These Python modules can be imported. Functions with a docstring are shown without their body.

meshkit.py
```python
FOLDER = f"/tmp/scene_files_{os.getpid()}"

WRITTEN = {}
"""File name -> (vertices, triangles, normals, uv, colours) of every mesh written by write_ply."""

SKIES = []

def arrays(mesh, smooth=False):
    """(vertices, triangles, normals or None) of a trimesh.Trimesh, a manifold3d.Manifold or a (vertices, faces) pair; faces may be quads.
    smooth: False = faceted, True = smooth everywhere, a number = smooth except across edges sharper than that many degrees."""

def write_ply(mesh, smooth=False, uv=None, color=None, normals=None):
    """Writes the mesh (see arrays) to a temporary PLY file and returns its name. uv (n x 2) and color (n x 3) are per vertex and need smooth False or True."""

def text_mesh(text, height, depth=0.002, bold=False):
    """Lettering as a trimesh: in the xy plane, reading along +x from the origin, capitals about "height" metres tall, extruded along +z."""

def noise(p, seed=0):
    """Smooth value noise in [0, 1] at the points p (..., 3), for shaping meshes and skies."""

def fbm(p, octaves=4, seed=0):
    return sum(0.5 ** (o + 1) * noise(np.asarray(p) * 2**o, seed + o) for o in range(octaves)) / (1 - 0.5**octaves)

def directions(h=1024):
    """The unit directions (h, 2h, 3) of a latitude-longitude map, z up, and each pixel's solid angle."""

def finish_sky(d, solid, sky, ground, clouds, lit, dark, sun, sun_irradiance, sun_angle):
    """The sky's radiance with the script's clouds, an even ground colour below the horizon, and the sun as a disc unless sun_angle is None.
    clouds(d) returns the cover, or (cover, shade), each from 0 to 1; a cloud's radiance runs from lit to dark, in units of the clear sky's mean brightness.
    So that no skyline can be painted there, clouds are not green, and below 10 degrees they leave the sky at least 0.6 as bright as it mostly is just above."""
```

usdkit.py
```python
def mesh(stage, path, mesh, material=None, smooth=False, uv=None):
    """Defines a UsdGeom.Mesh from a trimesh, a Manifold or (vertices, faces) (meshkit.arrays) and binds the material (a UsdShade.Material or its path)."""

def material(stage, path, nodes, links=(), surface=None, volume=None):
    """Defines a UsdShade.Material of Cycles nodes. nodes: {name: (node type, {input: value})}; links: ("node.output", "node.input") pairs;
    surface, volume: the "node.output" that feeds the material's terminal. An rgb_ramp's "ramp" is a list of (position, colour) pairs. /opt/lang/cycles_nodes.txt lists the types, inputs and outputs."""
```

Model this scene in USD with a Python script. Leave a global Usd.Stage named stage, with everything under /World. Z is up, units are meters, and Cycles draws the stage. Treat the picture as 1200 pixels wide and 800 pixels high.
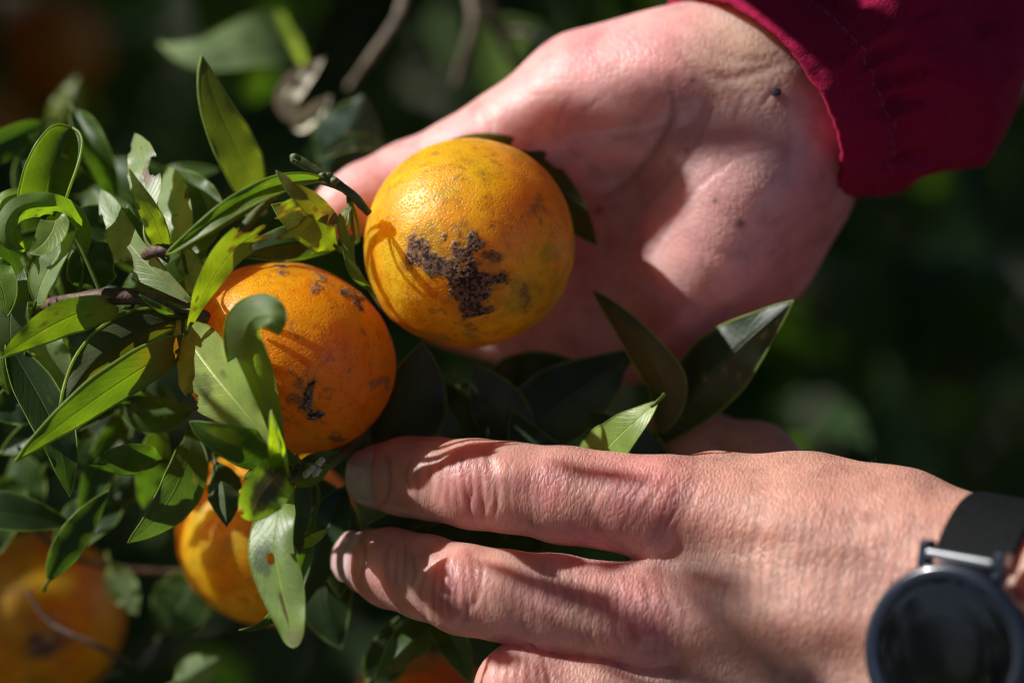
import math, random
import numpy as np, trimesh, usdkit, meshkit
import manifold3d as mf
from scipy.interpolate import PchipInterpolator, CubicSpline
from scipy.spatial import cKDTree
from pxr import Usd, UsdGeom, UsdLux, UsdShade, Gf, Sdf, Vt

rng = np.random.default_rng(7)
random.seed(7)
stage = Usd.Stage.CreateInMemory()
UsdGeom.SetStageUpAxis(stage, UsdGeom.Tokens.z)
UsdGeom.SetStageMetersPerUnit(stage, 1.0)
UsdGeom.Xform.Define(stage, '/World')
UsdGeom.Scope.Define(stage, '/World/Looks')

# ------------------------------------------------------------------ camera, sky, sun
PITCH = math.radians(20)
D = 0.85                                   # metres from the lens to the fruit
S = 0.0002125                              # metres per photograph pixel at that distance
RIGHT = np.array([1.0, 0, 0]); UP = np.array([0, math.sin(PITCH), math.cos(PITCH)]); TOW = np.array([0, -math.cos(PITCH), math.sin(PITCH)])
ROT = np.stack([RIGHT, UP, TOW], 1)        # local (right, up, towards the viewer) -> world
ORIGIN = np.array([0, 0, 1.3])
def W(p): return np.asarray(p, float) @ ROT.T + ORIGIN
def P(px, py, z=0.0):                      # a point seen at (px, py) in the photograph, z millimetres nearer than the fruit
    z = z * 0.001; k = (D - z) / D
    return np.array([(px - 600) * S * k, (400 - py) * S * k, z])
def PX(v):                                 # back to photograph pixels
    k = S * (D - v[:, 2]) / D
    return np.stack([600 + v[:, 0] / k, 400 - v[:, 1] / k], 1)

cam = UsdGeom.Camera.Define(stage, '/World/camera')
cam.CreateFocalLengthAttr(120.0); cam.CreateHorizontalApertureAttr(36.0); cam.CreateVerticalApertureAttr(24.0)
cam.CreateFStopAttr(4.0); cam.CreateFocusDistanceAttr(D - 0.002); cam.CreateClippingRangeAttr((0.05, 1000.0))
cam.CreateExposureAttr(0.5)
m4 = np.eye(4); m4[:3, :3] = ROT.T; m4[3, :3] = W([0, 0, D])
UsdGeom.Xformable(cam).AddTransformOp().Set(Gf.Matrix4d(m4.tolist()))

SUN_L = np.array([-0.74, 0.64, 0.21]); SUN_L /= np.linalg.norm(SUN_L)
SUN = ROT @ SUN_L
elev, rota = math.asin(SUN[2]), math.atan2(SUN[0], SUN[1])
sun = UsdLux.DistantLight.Define(stage, '/World/sun')
sun.CreateIntensityAttr(1.25); sun.CreateAngleAttr(0.5); sun.CreateColorAttr(Gf.Vec3f(1.0, 0.96, 0.91)); sun.CreateNormalizeAttr(True)
zx = SUN; xx = np.cross([0, 0, 1.0], zx); xx /= np.linalg.norm(xx); yx = np.cross(zx, xx)
m4 = np.eye(4); m4[0, :3], m4[1, :3], m4[2, :3] = xx, yx, zx
UsdGeom.Xformable(sun).AddTransformOp().Set(Gf.Matrix4d(m4.tolist()))
usdkit.material(stage, '/World/Looks/sky_look', {
    'sky': ('sky_texture', {'sky_type': 'single_scattering', 'sun_disc': False, 'sun_elevation': elev, 'sun_rotation': rota}),
    'bg': ('background_shader', {'strength': 0.07})}, [('sky.color', 'bg.color')], surface='bg.background')
sky = UsdLux.DomeLight.Define(stage, '/World/sky')
UsdShade.MaterialBindingAPI.Apply(sky.GetPrim()).Bind(UsdShade.Material.Get(stage, '/World/Looks/sky_look'))
sky.GetPrim().SetCustomDataByKey('kind', 'structure')

# ------------------------------------------------------------------ helpers
used = {}
def path_for(name, parent='/World'):
    parent = parent if isinstance(parent, str) else str(parent.GetPath())
    n = used.get((parent, name), -1) + 1; used[(parent, name)] = n
    return f'{parent}/{name}' + (f'_{n:03d}' if n else '')
def tag(prim, label=None, cat=None, group=None, kind=None):
    prim = prim.GetPrim() if hasattr(prim, 'GetPrim') else prim
    for k, v in (('label', label), ('category', cat), ('group', group), ('kind', kind)):
        if v: prim.SetCustomDataByKey(k, v)
    return prim
def primvar(m, name, arr):
    arr = np.asarray(arr, np.float32)
    api = UsdGeom.PrimvarsAPI(m)
    if arr.ndim == 1:
        api.CreatePrimvar(name, Sdf.ValueTypeNames.FloatArray, 'vertex').Set(Vt.FloatArray.FromNumpy(arr))
    else:
        api.CreatePrimvar(name, Sdf.ValueTypeNames.Color3fArray, 'vertex').Set(Vt.Vec3fArray.FromNumpy(arr))
def obj(name, v, f, mat, parent='/World', smooth=True, local=True, **pv):
    m = usdkit.mesh(stage, path_for(name, parent), (W(v) if local else v, f), '/World/Looks/' + mat, smooth)
    m.CreateDoubleSidedAttr(True)
    for k, a in pv.items(): primvar(m, k, a)
    return m.GetPrim()
def xform(name, loc=None, parent='/World'):
    return UsdGeom.Xform.Define(stage, path_for(name, parent)).GetPrim()
def unit(a): return a / (np.linalg.norm(a, axis=-1, keepdims=True) + 1e-12)
def smooth01(x): x = np.clip(x, 0, 1); return x * x * (3 - 2 * x)
def vnormals(v, f):
    n = np.zeros_like(v); c = np.cross(v[f[:, 1]] - v[f[:, 0]], v[f[:, 2]] - v[f[:, 0]])
    for k in range(3): np.add.at(n, f[:, k], c)
    return unit(n)
def resample(pts, n):
    p = np.asarray(pts, float)
    if len(p) == 2: return p[0] + (p[1] - p[0]) * np.linspace(0, 1, n)[:, None]
    d = np.r_[0, np.cumsum(np.linalg.norm(np.diff(p, axis=0), axis=1) + 1e-9)]
    cs = CubicSpline(d / d[-1], p, bc_type='natural')
    q = cs(np.linspace(0, 1, 400)); dd = np.r_[0, np.cumsum(np.linalg.norm(np.diff(q, axis=0), axis=1))]
    return cs(np.interp(np.linspace(0, 1, n), dd / dd[-1], np.linspace(0, 1, 400)))
def tube(pts, radii, sides=8, n=None, lumps=0.0, seed=0):
    p = resample(pts, n or max(6, 6 * len(pts)))
    r = np.interp(np.linspace(0, 1, len(p)), np.linspace(0, 1, len(np.atleast_1d(radii))), np.atleast_1d(radii)) if np.ndim(radii) else np.full(len(p), radii)
    t = unit(np.gradient(p, axis=0))
    a = np.zeros_like(p); a[0] = unit(np.cross(t[0], [0.3, 0.5, 0.81]))
    for i in range(1, len(p)): a[i] = unit(a[i - 1] - t[i] * (a[i - 1] @ t[i]))
    b = np.cross(t, a); ang = np.arange(sides) * 2 * np.pi / sides
    rr = r[:, None] * np.ones(sides)
    if lumps: rr = rr * (1 + lumps * (np.random.default_rng(seed).random(rr.shape) - 0.5) * 2)
    v = p[:, None] + rr[..., None] * (np.cos(ang)[None, :, None] * a[:, None] + np.sin(ang)[None, :, None] * b[:, None])
    v = np.vstack([v.reshape(-1, 3), p[:1], p[-1:]])
    L = len(p); f = []
    for i in range(L - 1):
        for j in range(sides):
            k = (j + 1) % sides
            f += [[i * sides + j, i * sides + k, (i + 1) * sides + k], [i * sides + j, (i + 1) * sides + k, (i + 1) * sides + j]]
    for j in range(sides):
        k = (j + 1) % sides
        f += [[L * sides, k, j], [L * sides + 1, (L - 1) * sides + j, (L - 1) * sides + k]]
    return v, np.array(f)
def cat_mesh(parts):
    vs, fs, n = [], [], 0
    for v, f in parts: vs.append(v); fs.append(f + n); n += len(v)
    return np.vstack(vs), np.vstack(fs)
def pt(*q): return np.array([P(*a) for a in q])

# ------------------------------------------------------------------ materials
L = '/World/Looks/'
usdkit.material(stage, L + 'skin', {
    'tint': ('attribute', {'attribute': 'tint'}), 'sk': ('attribute', {'attribute': 'skinmap'}), 'tc': ('texture_coordinate', {}),
    'n1': ('noise_texture', {'scale': 130.0, 'detail': 4.0, 'roughness': 0.6}),
    'mot': ('rgb_ramp', {'ramp': [(0.3, (0.80, 0.70, 0.70)), (0.5, (1, 1, 1)), (0.7, (1.12, 1.06, 1.02))]}),
    'col': ('mix_color', {'blend_type': 'multiply', 'fac': 1.0, 'use_clamp': False}),
    'vo': ('voronoi_texture', {'feature': 'distance_to_edge', 'scale': 1.0, 'randomness': 1.0}),
    'vor': ('map_range', {'range_type': 'smoothstep', 'from_min': 0.0, 'from_max': 0.30, 'to_min': 0.0, 'to_max': 1.0}),
    'n2': ('noise_texture', {'scale': 0.45, 'detail': 3.0, 'roughness': 0.55, 'distortion': 0.4}),
    'vo2': ('voronoi_texture', {'feature': 'distance_to_edge', 'scale': 2600.0}),
    'h1': ('math', {'math_type': 'multiply_add', 'value2': 0.55}), 'h2': ('math', {'math_type': 'multiply_add', 'value2': 0.35}),
    'amp': ('attribute', {'attribute': 'bumpamp'}), 'h3': ('math', {'math_type': 'multiply'}),
    'bp': ('bump', {'strength': 1.0, 'distance': 0.00028}),
    'p': ('principled_bsdf', {'roughness': 0.46, 'specular_ior_level': 0.42, 'subsurface_weight': 0.55, 'subsurface_scale': 0.0022, 'subsurface_radius': (1.0, 0.32, 0.18), 'subsurface_method': 'random_walk'})},
    [('tc.object', 'n1.vector'), ('n1.fac', 'mot.fac'), ('tint.color', 'col.a'), ('mot.color', 'col.b'), ('col.result', 'p.base_color'),
     ('sk.vector', 'vo.vector'), ('vo.distance', 'vor.value'), ('sk.vector', 'n2.vector'), ('tc.object', 'vo2.vector'),
     ('vor.result', 'h1.value1'), ('n2.fac', 'h1.value3'), ('vo2.distance', 'h2.value1'), ('h1.value', 'h2.value3'),
     ('h2.value', 'h3.value1'), ('amp.fac', 'h3.value2'), ('h3.value', 'bp.height'), ('bp.normal', 'p.normal')], surface='p.BSDF')
usdkit.material(stage, L + 'nail', {
    'n': ('noise_texture', {'scale': 300.0}), 'r': ('rgb_ramp', {'ramp': [(0.3, (0.48, 0.26, 0.25)), (0.7, (0.58, 0.35, 0.34))]}), 'tc': ('texture_coordinate', {}),
    'p': ('principled_bsdf', {'roughness': 0.36, 'specular_ior_level': 0.35, 'subsurface_weight': 0.3, 'subsurface_scale': 0.001})},
    [('tc.object', 'n.vector'), ('n.fac', 'r.fac'), ('r.color', 'p.base_color')], surface='p.BSDF')
usdkit.material(stage, L + 'peel', {
    'tint': ('attribute', {'attribute': 'tint'}), 'sc': ('attribute', {'attribute': 'scab'}), 'tc': ('texture_coordinate', {}),
    'v': ('voronoi_texture', {'feature': 'smooth_f1', 'scale': 1250.0, 'smoothness': 0.7}),
    'vr': ('map_range', {'range_type': 'smoothstep', 'from_min': 0.05, 'from_max': 0.5, 'to_min': 0.0, 'to_max': 1.0}),
    'n': ('noise_texture', {'scale': 420.0, 'detail': 5.0, 'roughness': 0.65}), 'h': ('math', {'math_type': 'multiply_add', 'value2': 0.8}),
    'sb': ('noise_texture', {'scale': 2200.0, 'detail': 4.0, 'roughness': 0.75}), 'sbm': ('math', {'math_type': 'multiply', 'value2': 3.0}),
    'hm': ('mix_float', {}), 'bp': ('bump', {'strength': 0.8, 'distance': 0.00016}),
    'fl': ('noise_texture', {'scale': 260.0, 'detail': 5.0, 'roughness': 0.7}),
    'flr': ('rgb_ramp', {'ramp': [(0.30, (0.72, 0.62, 0.5)), (0.5, (1, 1, 1)), (0.72, (1.12, 1.1, 1.0))]}),
    'col': ('mix_color', {'blend_type': 'multiply', 'fac': 1.0, 'use_clamp': False}),
    'po': ('rgb_ramp', {'ramp': [(0.0, (0.62, 0.55, 0.5)), (0.25, (1, 1, 1)), (1, (1.03, 1.03, 1.03))]}),
    'col2': ('mix_color', {'blend_type': 'multiply', 'fac': 0.6, 'use_clamp': False}),
    'ro': ('map_range', {'from_min': 0.0, 'from_max': 1.0, 'to_min': 0.40, 'to_max': 0.75}),
    'p': ('principled_bsdf', {'specular_ior_level': 0.28, 'subsurface_weight': 0.6, 'subsurface_scale': 0.006, 'subsurface_radius': (1.0, 0.40, 0.04)})},
    [('tc.object', 'v.vector'), ('tc.object', 'n.vector'), ('tc.object', 'fl.vector'), ('tc.object', 'sb.vector'), ('v.distance', 'vr.value'),
     ('vr.result', 'h.value1'), ('n.fac', 'h.value3'), ('sb.fac', 'sbm.value1'), ('sc.fac', 'hm.fac'), ('h.value', 'hm.a'), ('sbm.value', 'hm.b'), ('hm.result', 'bp.height'), ('bp.normal', 'p.normal'),
     ('fl.fac', 'flr.fac'), ('tint.color', 'col.a'), ('flr.color', 'col.b'), ('v.distance', 'po.fac'), ('col.result', 'col2.a'), ('po.color', 'col2.b'), ('col2.result', 'p.base_color'), ('sc.fac', 'ro.value'), ('ro.result', 'p.roughness')], surface='p.BSDF')
usdkit.material(stage, L + 'leaf', {
    'tint': ('attribute', {'attribute': 'tint'}), 'uv': ('attribute', {'attribute': 'leafuv'}), 'xyz': ('separate_xyz', {}), 'geo': ('geometry', {}), 'tc': ('texture_coordinate', {}),
    'av': ('math', {'math_type': 'absolute'}),
    'mid': ('map_range', {'range_type': 'smoothstep', 'from_min': 0.015, 'from_max': 0.06, 'to_min': 1.0, 'to_max': 0.0}),
    'a1': ('math', {'math_type': 'multiply', 'value2': 13.0}), 'a2': ('math', {'math_type': 'multiply', 'value2': -3.0}), 'a2b': ('math', {'math_type': 'add'}),
    'nz': ('noise_texture', {'scale': 130.0, 'detail': 3.0}), 'a3': ('math', {'math_type': 'multiply_add', 'value2': 0.7}),
    'a4': ('math', {'math_type': 'pingpong', 'value2': 0.5}),
    'vein': ('map_range', {'range_type': 'smoothstep', 'from_min': 0.0, 'from_max': 0.13, 'to_min': 1.0, 'to_max': 0.0}),
    'v1': ('math', {'math_type': 'multiply', 'value2': 0.10}), 'vm': ('math', {'math_type': 'multiply_add', 'value2': 0.55, 'use_clamp': True}),
    'n2': ('noise_texture', {'scale': 70.0, 'detail': 5.0, 'roughness': 0.65}),
    'n2r': ('rgb_ramp', {'ramp': [(0.3, (0.62, 0.68, 0.55)), (0.5, (1, 1, 1)), (0.72, (1.35, 1.25, 1.0))]}),
    'c0': ('mix_color', {'blend_type': 'multiply', 'fac': 1.0, 'use_clamp': False}),
    'lite': ('mix_color', {'blend_type': 'multiply', 'fac': 1.0, 'b': (2.3, 1.9, 1.7), 'use_clamp': False}),
    'c1': ('mix_color', {'use_clamp': False}),
    'under': ('mix_color', {'fac': 0.35, 'b': (0.13, 0.19, 0.07), 'use_clamp': False}),
    'cb': ('mix_color', {'use_clamp': False}),
    'tr': ('mix_color', {'blend_type': 'multiply', 'fac': 1.0, 'b': (3.2, 3.2, 0.65), 'use_clamp': False}),
    'rg': ('map_range', {'from_min': 0.0, 'from_max': 1.0, 'to_min': 0.42, 'to_max': 0.6}),
    'n3': ('noise_texture', {'scale': 900.0, 'detail': 2.0}), 'hh': ('math', {'math_type': 'multiply_add', 'value2': -1.1}), 'hh2': ('math', {'math_type': 'multiply_add', 'value2': 0.25}),
    'bp': ('bump', {'strength': 0.6, 'distance': 0.0004}),
    'p': ('principled_bsdf', {'specular_ior_level': 0.5}), 't': ('translucent_bsdf', {}), 'mx': ('mix_closure', {'fac': 0.42})},
    [('uv.vector', 'xyz.vector'), ('xyz.y', 'av.value1'), ('av.value', 'mid.value'), ('xyz.x', 'a1.value1'), ('av.value', 'a2.value1'), ('a1.value', 'a2b.value1'), ('a2.value', 'a2b.value2'),
     ('tc.object', 'nz.vector'), ('nz.fac', 'a3.value1'), ('a2b.value', 'a3.value3'), ('a3.value', 'a4.value1'), ('a4.value', 'vein.value'), ('vein.result', 'v1.value1'), ('mid.result', 'vm.value1'), ('v1.value', 'vm.value3'),
     ('tc.object', 'n2.vector'), ('n2.fac', 'n2r.fac'), ('tint.color', 'c0.a'), ('n2r.color', 'c0.b'), ('c0.result', 'lite.a'), ('vm.value', 'c1.fac'), ('c0.result', 'c1.a'), ('lite.result', 'c1.b'),
     ('c1.result', 'under.a'), ('geo.backfacing', 'cb.fac'), ('c1.result', 'cb.a'), ('under.result', 'cb.b'), ('cb.result', 'p.base_color'), ('geo.backfacing', 'rg.value'), ('rg.result', 'p.roughness'),
     ('c0.result', 'tr.a'), ('tr.result', 't.color'), ('tc.object', 'n3.vector'), ('vm.value', 'hh.value1'), ('n2.fac', 'hh.value3'), ('n3.fac', 'hh2.value1'), ('hh.value', 'hh2.value3'), ('hh2.value', 'bp.height'), ('bp.normal', 'p.normal'), ('bp.normal', 't.normal'),
     ('p.BSDF', 'mx.closure1'), ('t.BSDF', 'mx.closure2')], surface='mx.closure')
def simple(name, c0, c1, scale, rough=0.6, bump=0.0, detail=4.0, **kw):
    usdkit.material(stage, L + name, {
        'tc': ('texture_coordinate', {}), 'n': ('noise_texture', {'scale': scale, 'detail': detail, 'roughness': 0.65}), 'r': ('rgb_ramp', {'ramp': [(0.3, c0), (0.7, c1)]}),
        'b': ('bump', {'strength': 1.0, 'distance': bump}), 'p': ('principled_bsdf', {'roughness': rough, **kw})},
        [('tc.object', 'n.vector'), ('n.fac', 'r.fac'), ('r.color', 'p.base_color'), ('n.fac', 'b.height'), ('b.normal', 'p.normal')], surface='p.BSDF')
simple('bark', (0.07, 0.055, 0.04), (0.22, 0.18, 0.13), 90.0, 0.8, 0.002)
simple('green_twig', (0.045, 0.06, 0.02), (0.11, 0.13, 0.04), 300.0, 0.55, 0.0003)
simple('brown_twig', (0.035, 0.018, 0.012), (0.13, 0.07, 0.045), 350.0, 0.6, 0.0006)
simple('dry_leaf', (0.40, 0.37, 0.27), (0.60, 0.56, 0.44), 120.0, 0.7, 0.0006)
simple('jacket', (0.22, 0.002, 0.030), (0.40, 0.006, 0.066), 1500.0, 0.85, 0.0005, 3.0, sheen_weight=0.12, sheen_tint=(0.9, 0.15, 0.25), sheen_roughness=0.4, specular_ior_level=0.2)
simple('thread', (0.24, 0.03, 0.12), (0.36, 0.07, 0.20), 800.0, 0.7, 0.0)
simple('trousers', (0.02, 0.025, 0.04), (0.04, 0.045, 0.07), 300.0, 0.85, 0.0005)
simple('hair', (0.015, 0.010, 0.007), (0.04, 0.028, 0.018), 400.0, 0.5, 0.001)
simple('watch_metal', (0.008, 0.011, 0.020), (0.016, 0.022, 0.040), 900.0, 0.28, 0.00002, metallic=0.0, coat_weight=0.6, coat_roughness=0.12)
simple('watch_bar', (0.35, 0.37, 0.40), (0.42, 0.44, 0.47), 600.0, 0.32, 0.0, metallic=0.9)
simple('watch_glass', (0.002, 0.002, 0.003), (0.004, 0.004, 0.005), 200.0, 0.05, 0.0, specular_ior_level=0.4)
simple('strap_rubber', (0.003, 0.0035, 0.004), (0.007, 0.008, 0.009), 500.0, 0.75, 0.0003, specular_ior_level=0.10)
simple('speck', (0.008, 0.009, 0.014), (0.05, 0.05, 0.055), 1500.0, 0.9, 0.0006, specular_ior_level=0.1)
simple('soil', (0.03, 0.028, 0.015), (0.09, 0.075, 0.04), 9.0, 0.95, 0.02)

# ------------------------------------------------------------------ distance fields and their surfaces
class Field:
    def __init__(self, lo, hi, h):
        self.lo, self.h = np.asarray(lo, float), h
        self.n = np.ceil((np.asarray(hi) - self.lo) / h).astype(int) + 1
        self.ax = [self.lo[i] + h * np.arange(self.n[i]) for i in range(3)]
        self.d = np.full(self.n, 1.0, np.float32)
    def window(self, pts, rad, pad):
        a = np.min(pts, 0) - rad - pad; b = np.max(pts, 0) + rad + pad
        i0 = np.clip(np.floor((a - self.lo) / self.h).astype(int), 0, self.n); i1 = np.clip(np.ceil((b - self.lo) / self.h).astype(int) + 1, 0, self.n)
        sl = tuple(slice(i0[k], i1[k]) for k in range(3))
        if min(i1 - i0) <= 0: return None, None
        return sl, (self.ax[0][sl[0]][:, None, None], self.ax[1][sl[1]][None, :, None], self.ax[2][sl[2]][None, None, :])
    @staticmethod
    def cone(g, a, b, ra, rb):
        ba = b - a; L2 = ba @ ba; q = [g[k] - a[k] for k in range(3)]
        t = np.clip((q[0] * ba[0] + q[1] * ba[1] + q[2] * ba[2]) / max(L2, 1e-12), 0, 1)
        return np.sqrt((q[0] - t * ba[0]) ** 2 + (q[1] - t * ba[1]) ** 2 + (q[2] - t * ba[2]) ** 2) - (ra + (rb - ra) * t)
    def add(self, a, b, ra, rb, k=0.004, chain=None):
        sl, g = self.window(np.array([a, b]), max(ra, rb), k + 0.006)
        if sl is None: return
        d = self.cone(g, a, b, ra, rb); c = self.d[sl]
        hh = np.maximum(k - np.abs(c - d), 0) / k
        self.d[sl] = np.minimum(c, d) - hh * hh * k * 0.25
    def merge(self, other, k):
        hh = np.maximum(k - np.abs(self.d - other.d), 0) / k
        self.d = np.minimum(self.d, other.d) - hh * hh * k * 0.25
    def surface(self):                     # the first level near zero whose surface is a clean closed one
        for e in (0, 1e-5, -1e-5, 2e-5, -2e-5, 4e-5, -4e-5, 7e-5, -7e-5, 1e-4, -1e-4, 1.5e-4):
            v, f = self.extract(e); ed = np.sort(f[:, [0, 1, 1, 2, 2, 0]].reshape(-1, 2), 1)
            if np.unique(ed[:, 0] * len(v) + ed[:, 1], return_counts=True)[1].max() == 2: break
        return v, f
    def extract(self, e):
        d = self.d.astype(np.float64) + e
        for k in range(3):                 # closed at the edges of the field
            for q in (0, -1): np.moveaxis(d, k, 0)[q] = 0.4 * self.h
        s = d < 0
        cnt = sum(s[a:s.shape[0] - 1 + a, b:s.shape[1] - 1 + b, c:s.shape[2] - 1 + c].astype(np.int8) for a in (0, 1) for b in (0, 1) for c in (0, 1))
        cells = np.argwhere((cnt > 0) & (cnt < 8)); idx = np.full(cnt.shape, -1, np.int64); idx[tuple(cells.T)] = np.arange(len(cells))
        acc = np.zeros((len(cells), 3)); num = np.zeros(len(cells))
        for ax in range(3):
            o = [k for k in range(3) if k != ax]
            for u in (0, 1):
                for w in (0, 1):
                    p0 = cells.copy(); p0[:, o[0]] += u; p0[:, o[1]] += w; p1 = p0.copy(); p1[:, ax] += 1
                    d0, d1 = d[tuple(p0.T)], d[tuple(p1.T)]; x = (d0 < 0) != (d1 < 0)
                    t = np.where(x, d0 / np.where(x, d0 - d1, 1), 0)
                    q = p0.astype(float); q[:, ax] += t
                    acc[x] += q[x]; num[x] += 1
        v = self.lo + self.h * acc / num[:, None]; faces = []
        for ax in range(3):
            o1, o2 = (ax + 1) % 3, (ax + 2) % 3
            a = np.take(s, range(s.shape[ax] - 1), ax); b = np.take(s, range(1, s.shape[ax]), ax)
            e = np.argwhere(a != b); e = e[(e[:, o1] > 0) & (e[:, o2] > 0) & (e[:, o1] < s.shape[o1] - 1) & (e[:, o2] < s.shape[o2] - 1)]
            def c(i, j): q = e.copy(); q[:, o1] -= i; q[:, o2] -= j; return idx[tuple(q.T)]
            q = np.stack([c(1, 1), c(0, 1), c(0, 0), c(1, 0)], 1)
            inside_first = s[tuple(e.T)]
            q = np.where(inside_first[:, None], q, q[:, ::-1])
            faces += [q[:, [0, 1, 2]], q[:, [0, 2, 3]]]
        return v, np.vstack(faces)
def joints(F, chain, k):                   # chain of (px, py, z, radius in mm)
    for a, b in zip(chain[:-1], chain[1:]):
        F.add(P(*a[:3]), P(*b[:3]), a[3] * 0.001, b[3] * 0.001, k)
def poly_dist(uv, line):
    best = np.full(len(uv), 1e9); along = np.zeros(len(uv)); line = np.asarray(line, float)
    for i, (a, b) in enumerate(zip(line[:-1], line[1:])):
        ba = b - a; t = np.clip(((uv - a) @ ba) / (ba @ ba), 0, 1)
        d = np.linalg.norm(uv - a - t[:, None] * ba, axis=1)
        m = d < best; best[m] = d[m]; along[m] = (i + t[m]) / (len(line) - 1)
    return best, along
def crease(v, n, line, width, depth, front):   # a skin fold along a polyline (photograph pixels), width in pixels, depth in mm
    uv = PX(v); d, al = poly_dist(uv, resample(np.c_[np.array(line, float), np.zeros(len(line))], 24)[:, :2])
    a = np.exp(-(d / width) ** 2) * front * np.sqrt(np.clip(np.sin(np.pi * np.clip(al, 0.02, 0.98)), 0, 1))
    return v - n * (a * depth * 0.001)[:, None], a

# ------------------------------------------------------------------ the ground
gx, gy = np.meshgrid(np.r_[-40, -20, -10, np.linspace(-5, 5, 41), 10, 20, 40], np.r_[-40, -20, -10, np.linspace(-5, 5, 41), 10, 20, 40], indexing='ij')
gz = 0.05 * (meshkit.fbm(np.stack([gx, gy, 0 * gx], -1) * 0.9, 4, 3) - 0.5)
n0 = gx.shape[0]; ii = np.arange(n0 * n0).reshape(n0, n0)
gf = np.vstack([np.stack([ii[:-1, :-1], ii[1:, :-1], ii[1:, 1:]], -1).reshape(-1, 3), np.stack([ii[:-1, :-1], ii[1:, 1:], ii[:-1, 1:]], -1).reshape(-1, 3)])
tag(obj('ground', np.stack([gx, gy, gz], -1).reshape(-1, 3), gf, 'soil', local=False), kind='structure')

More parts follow.
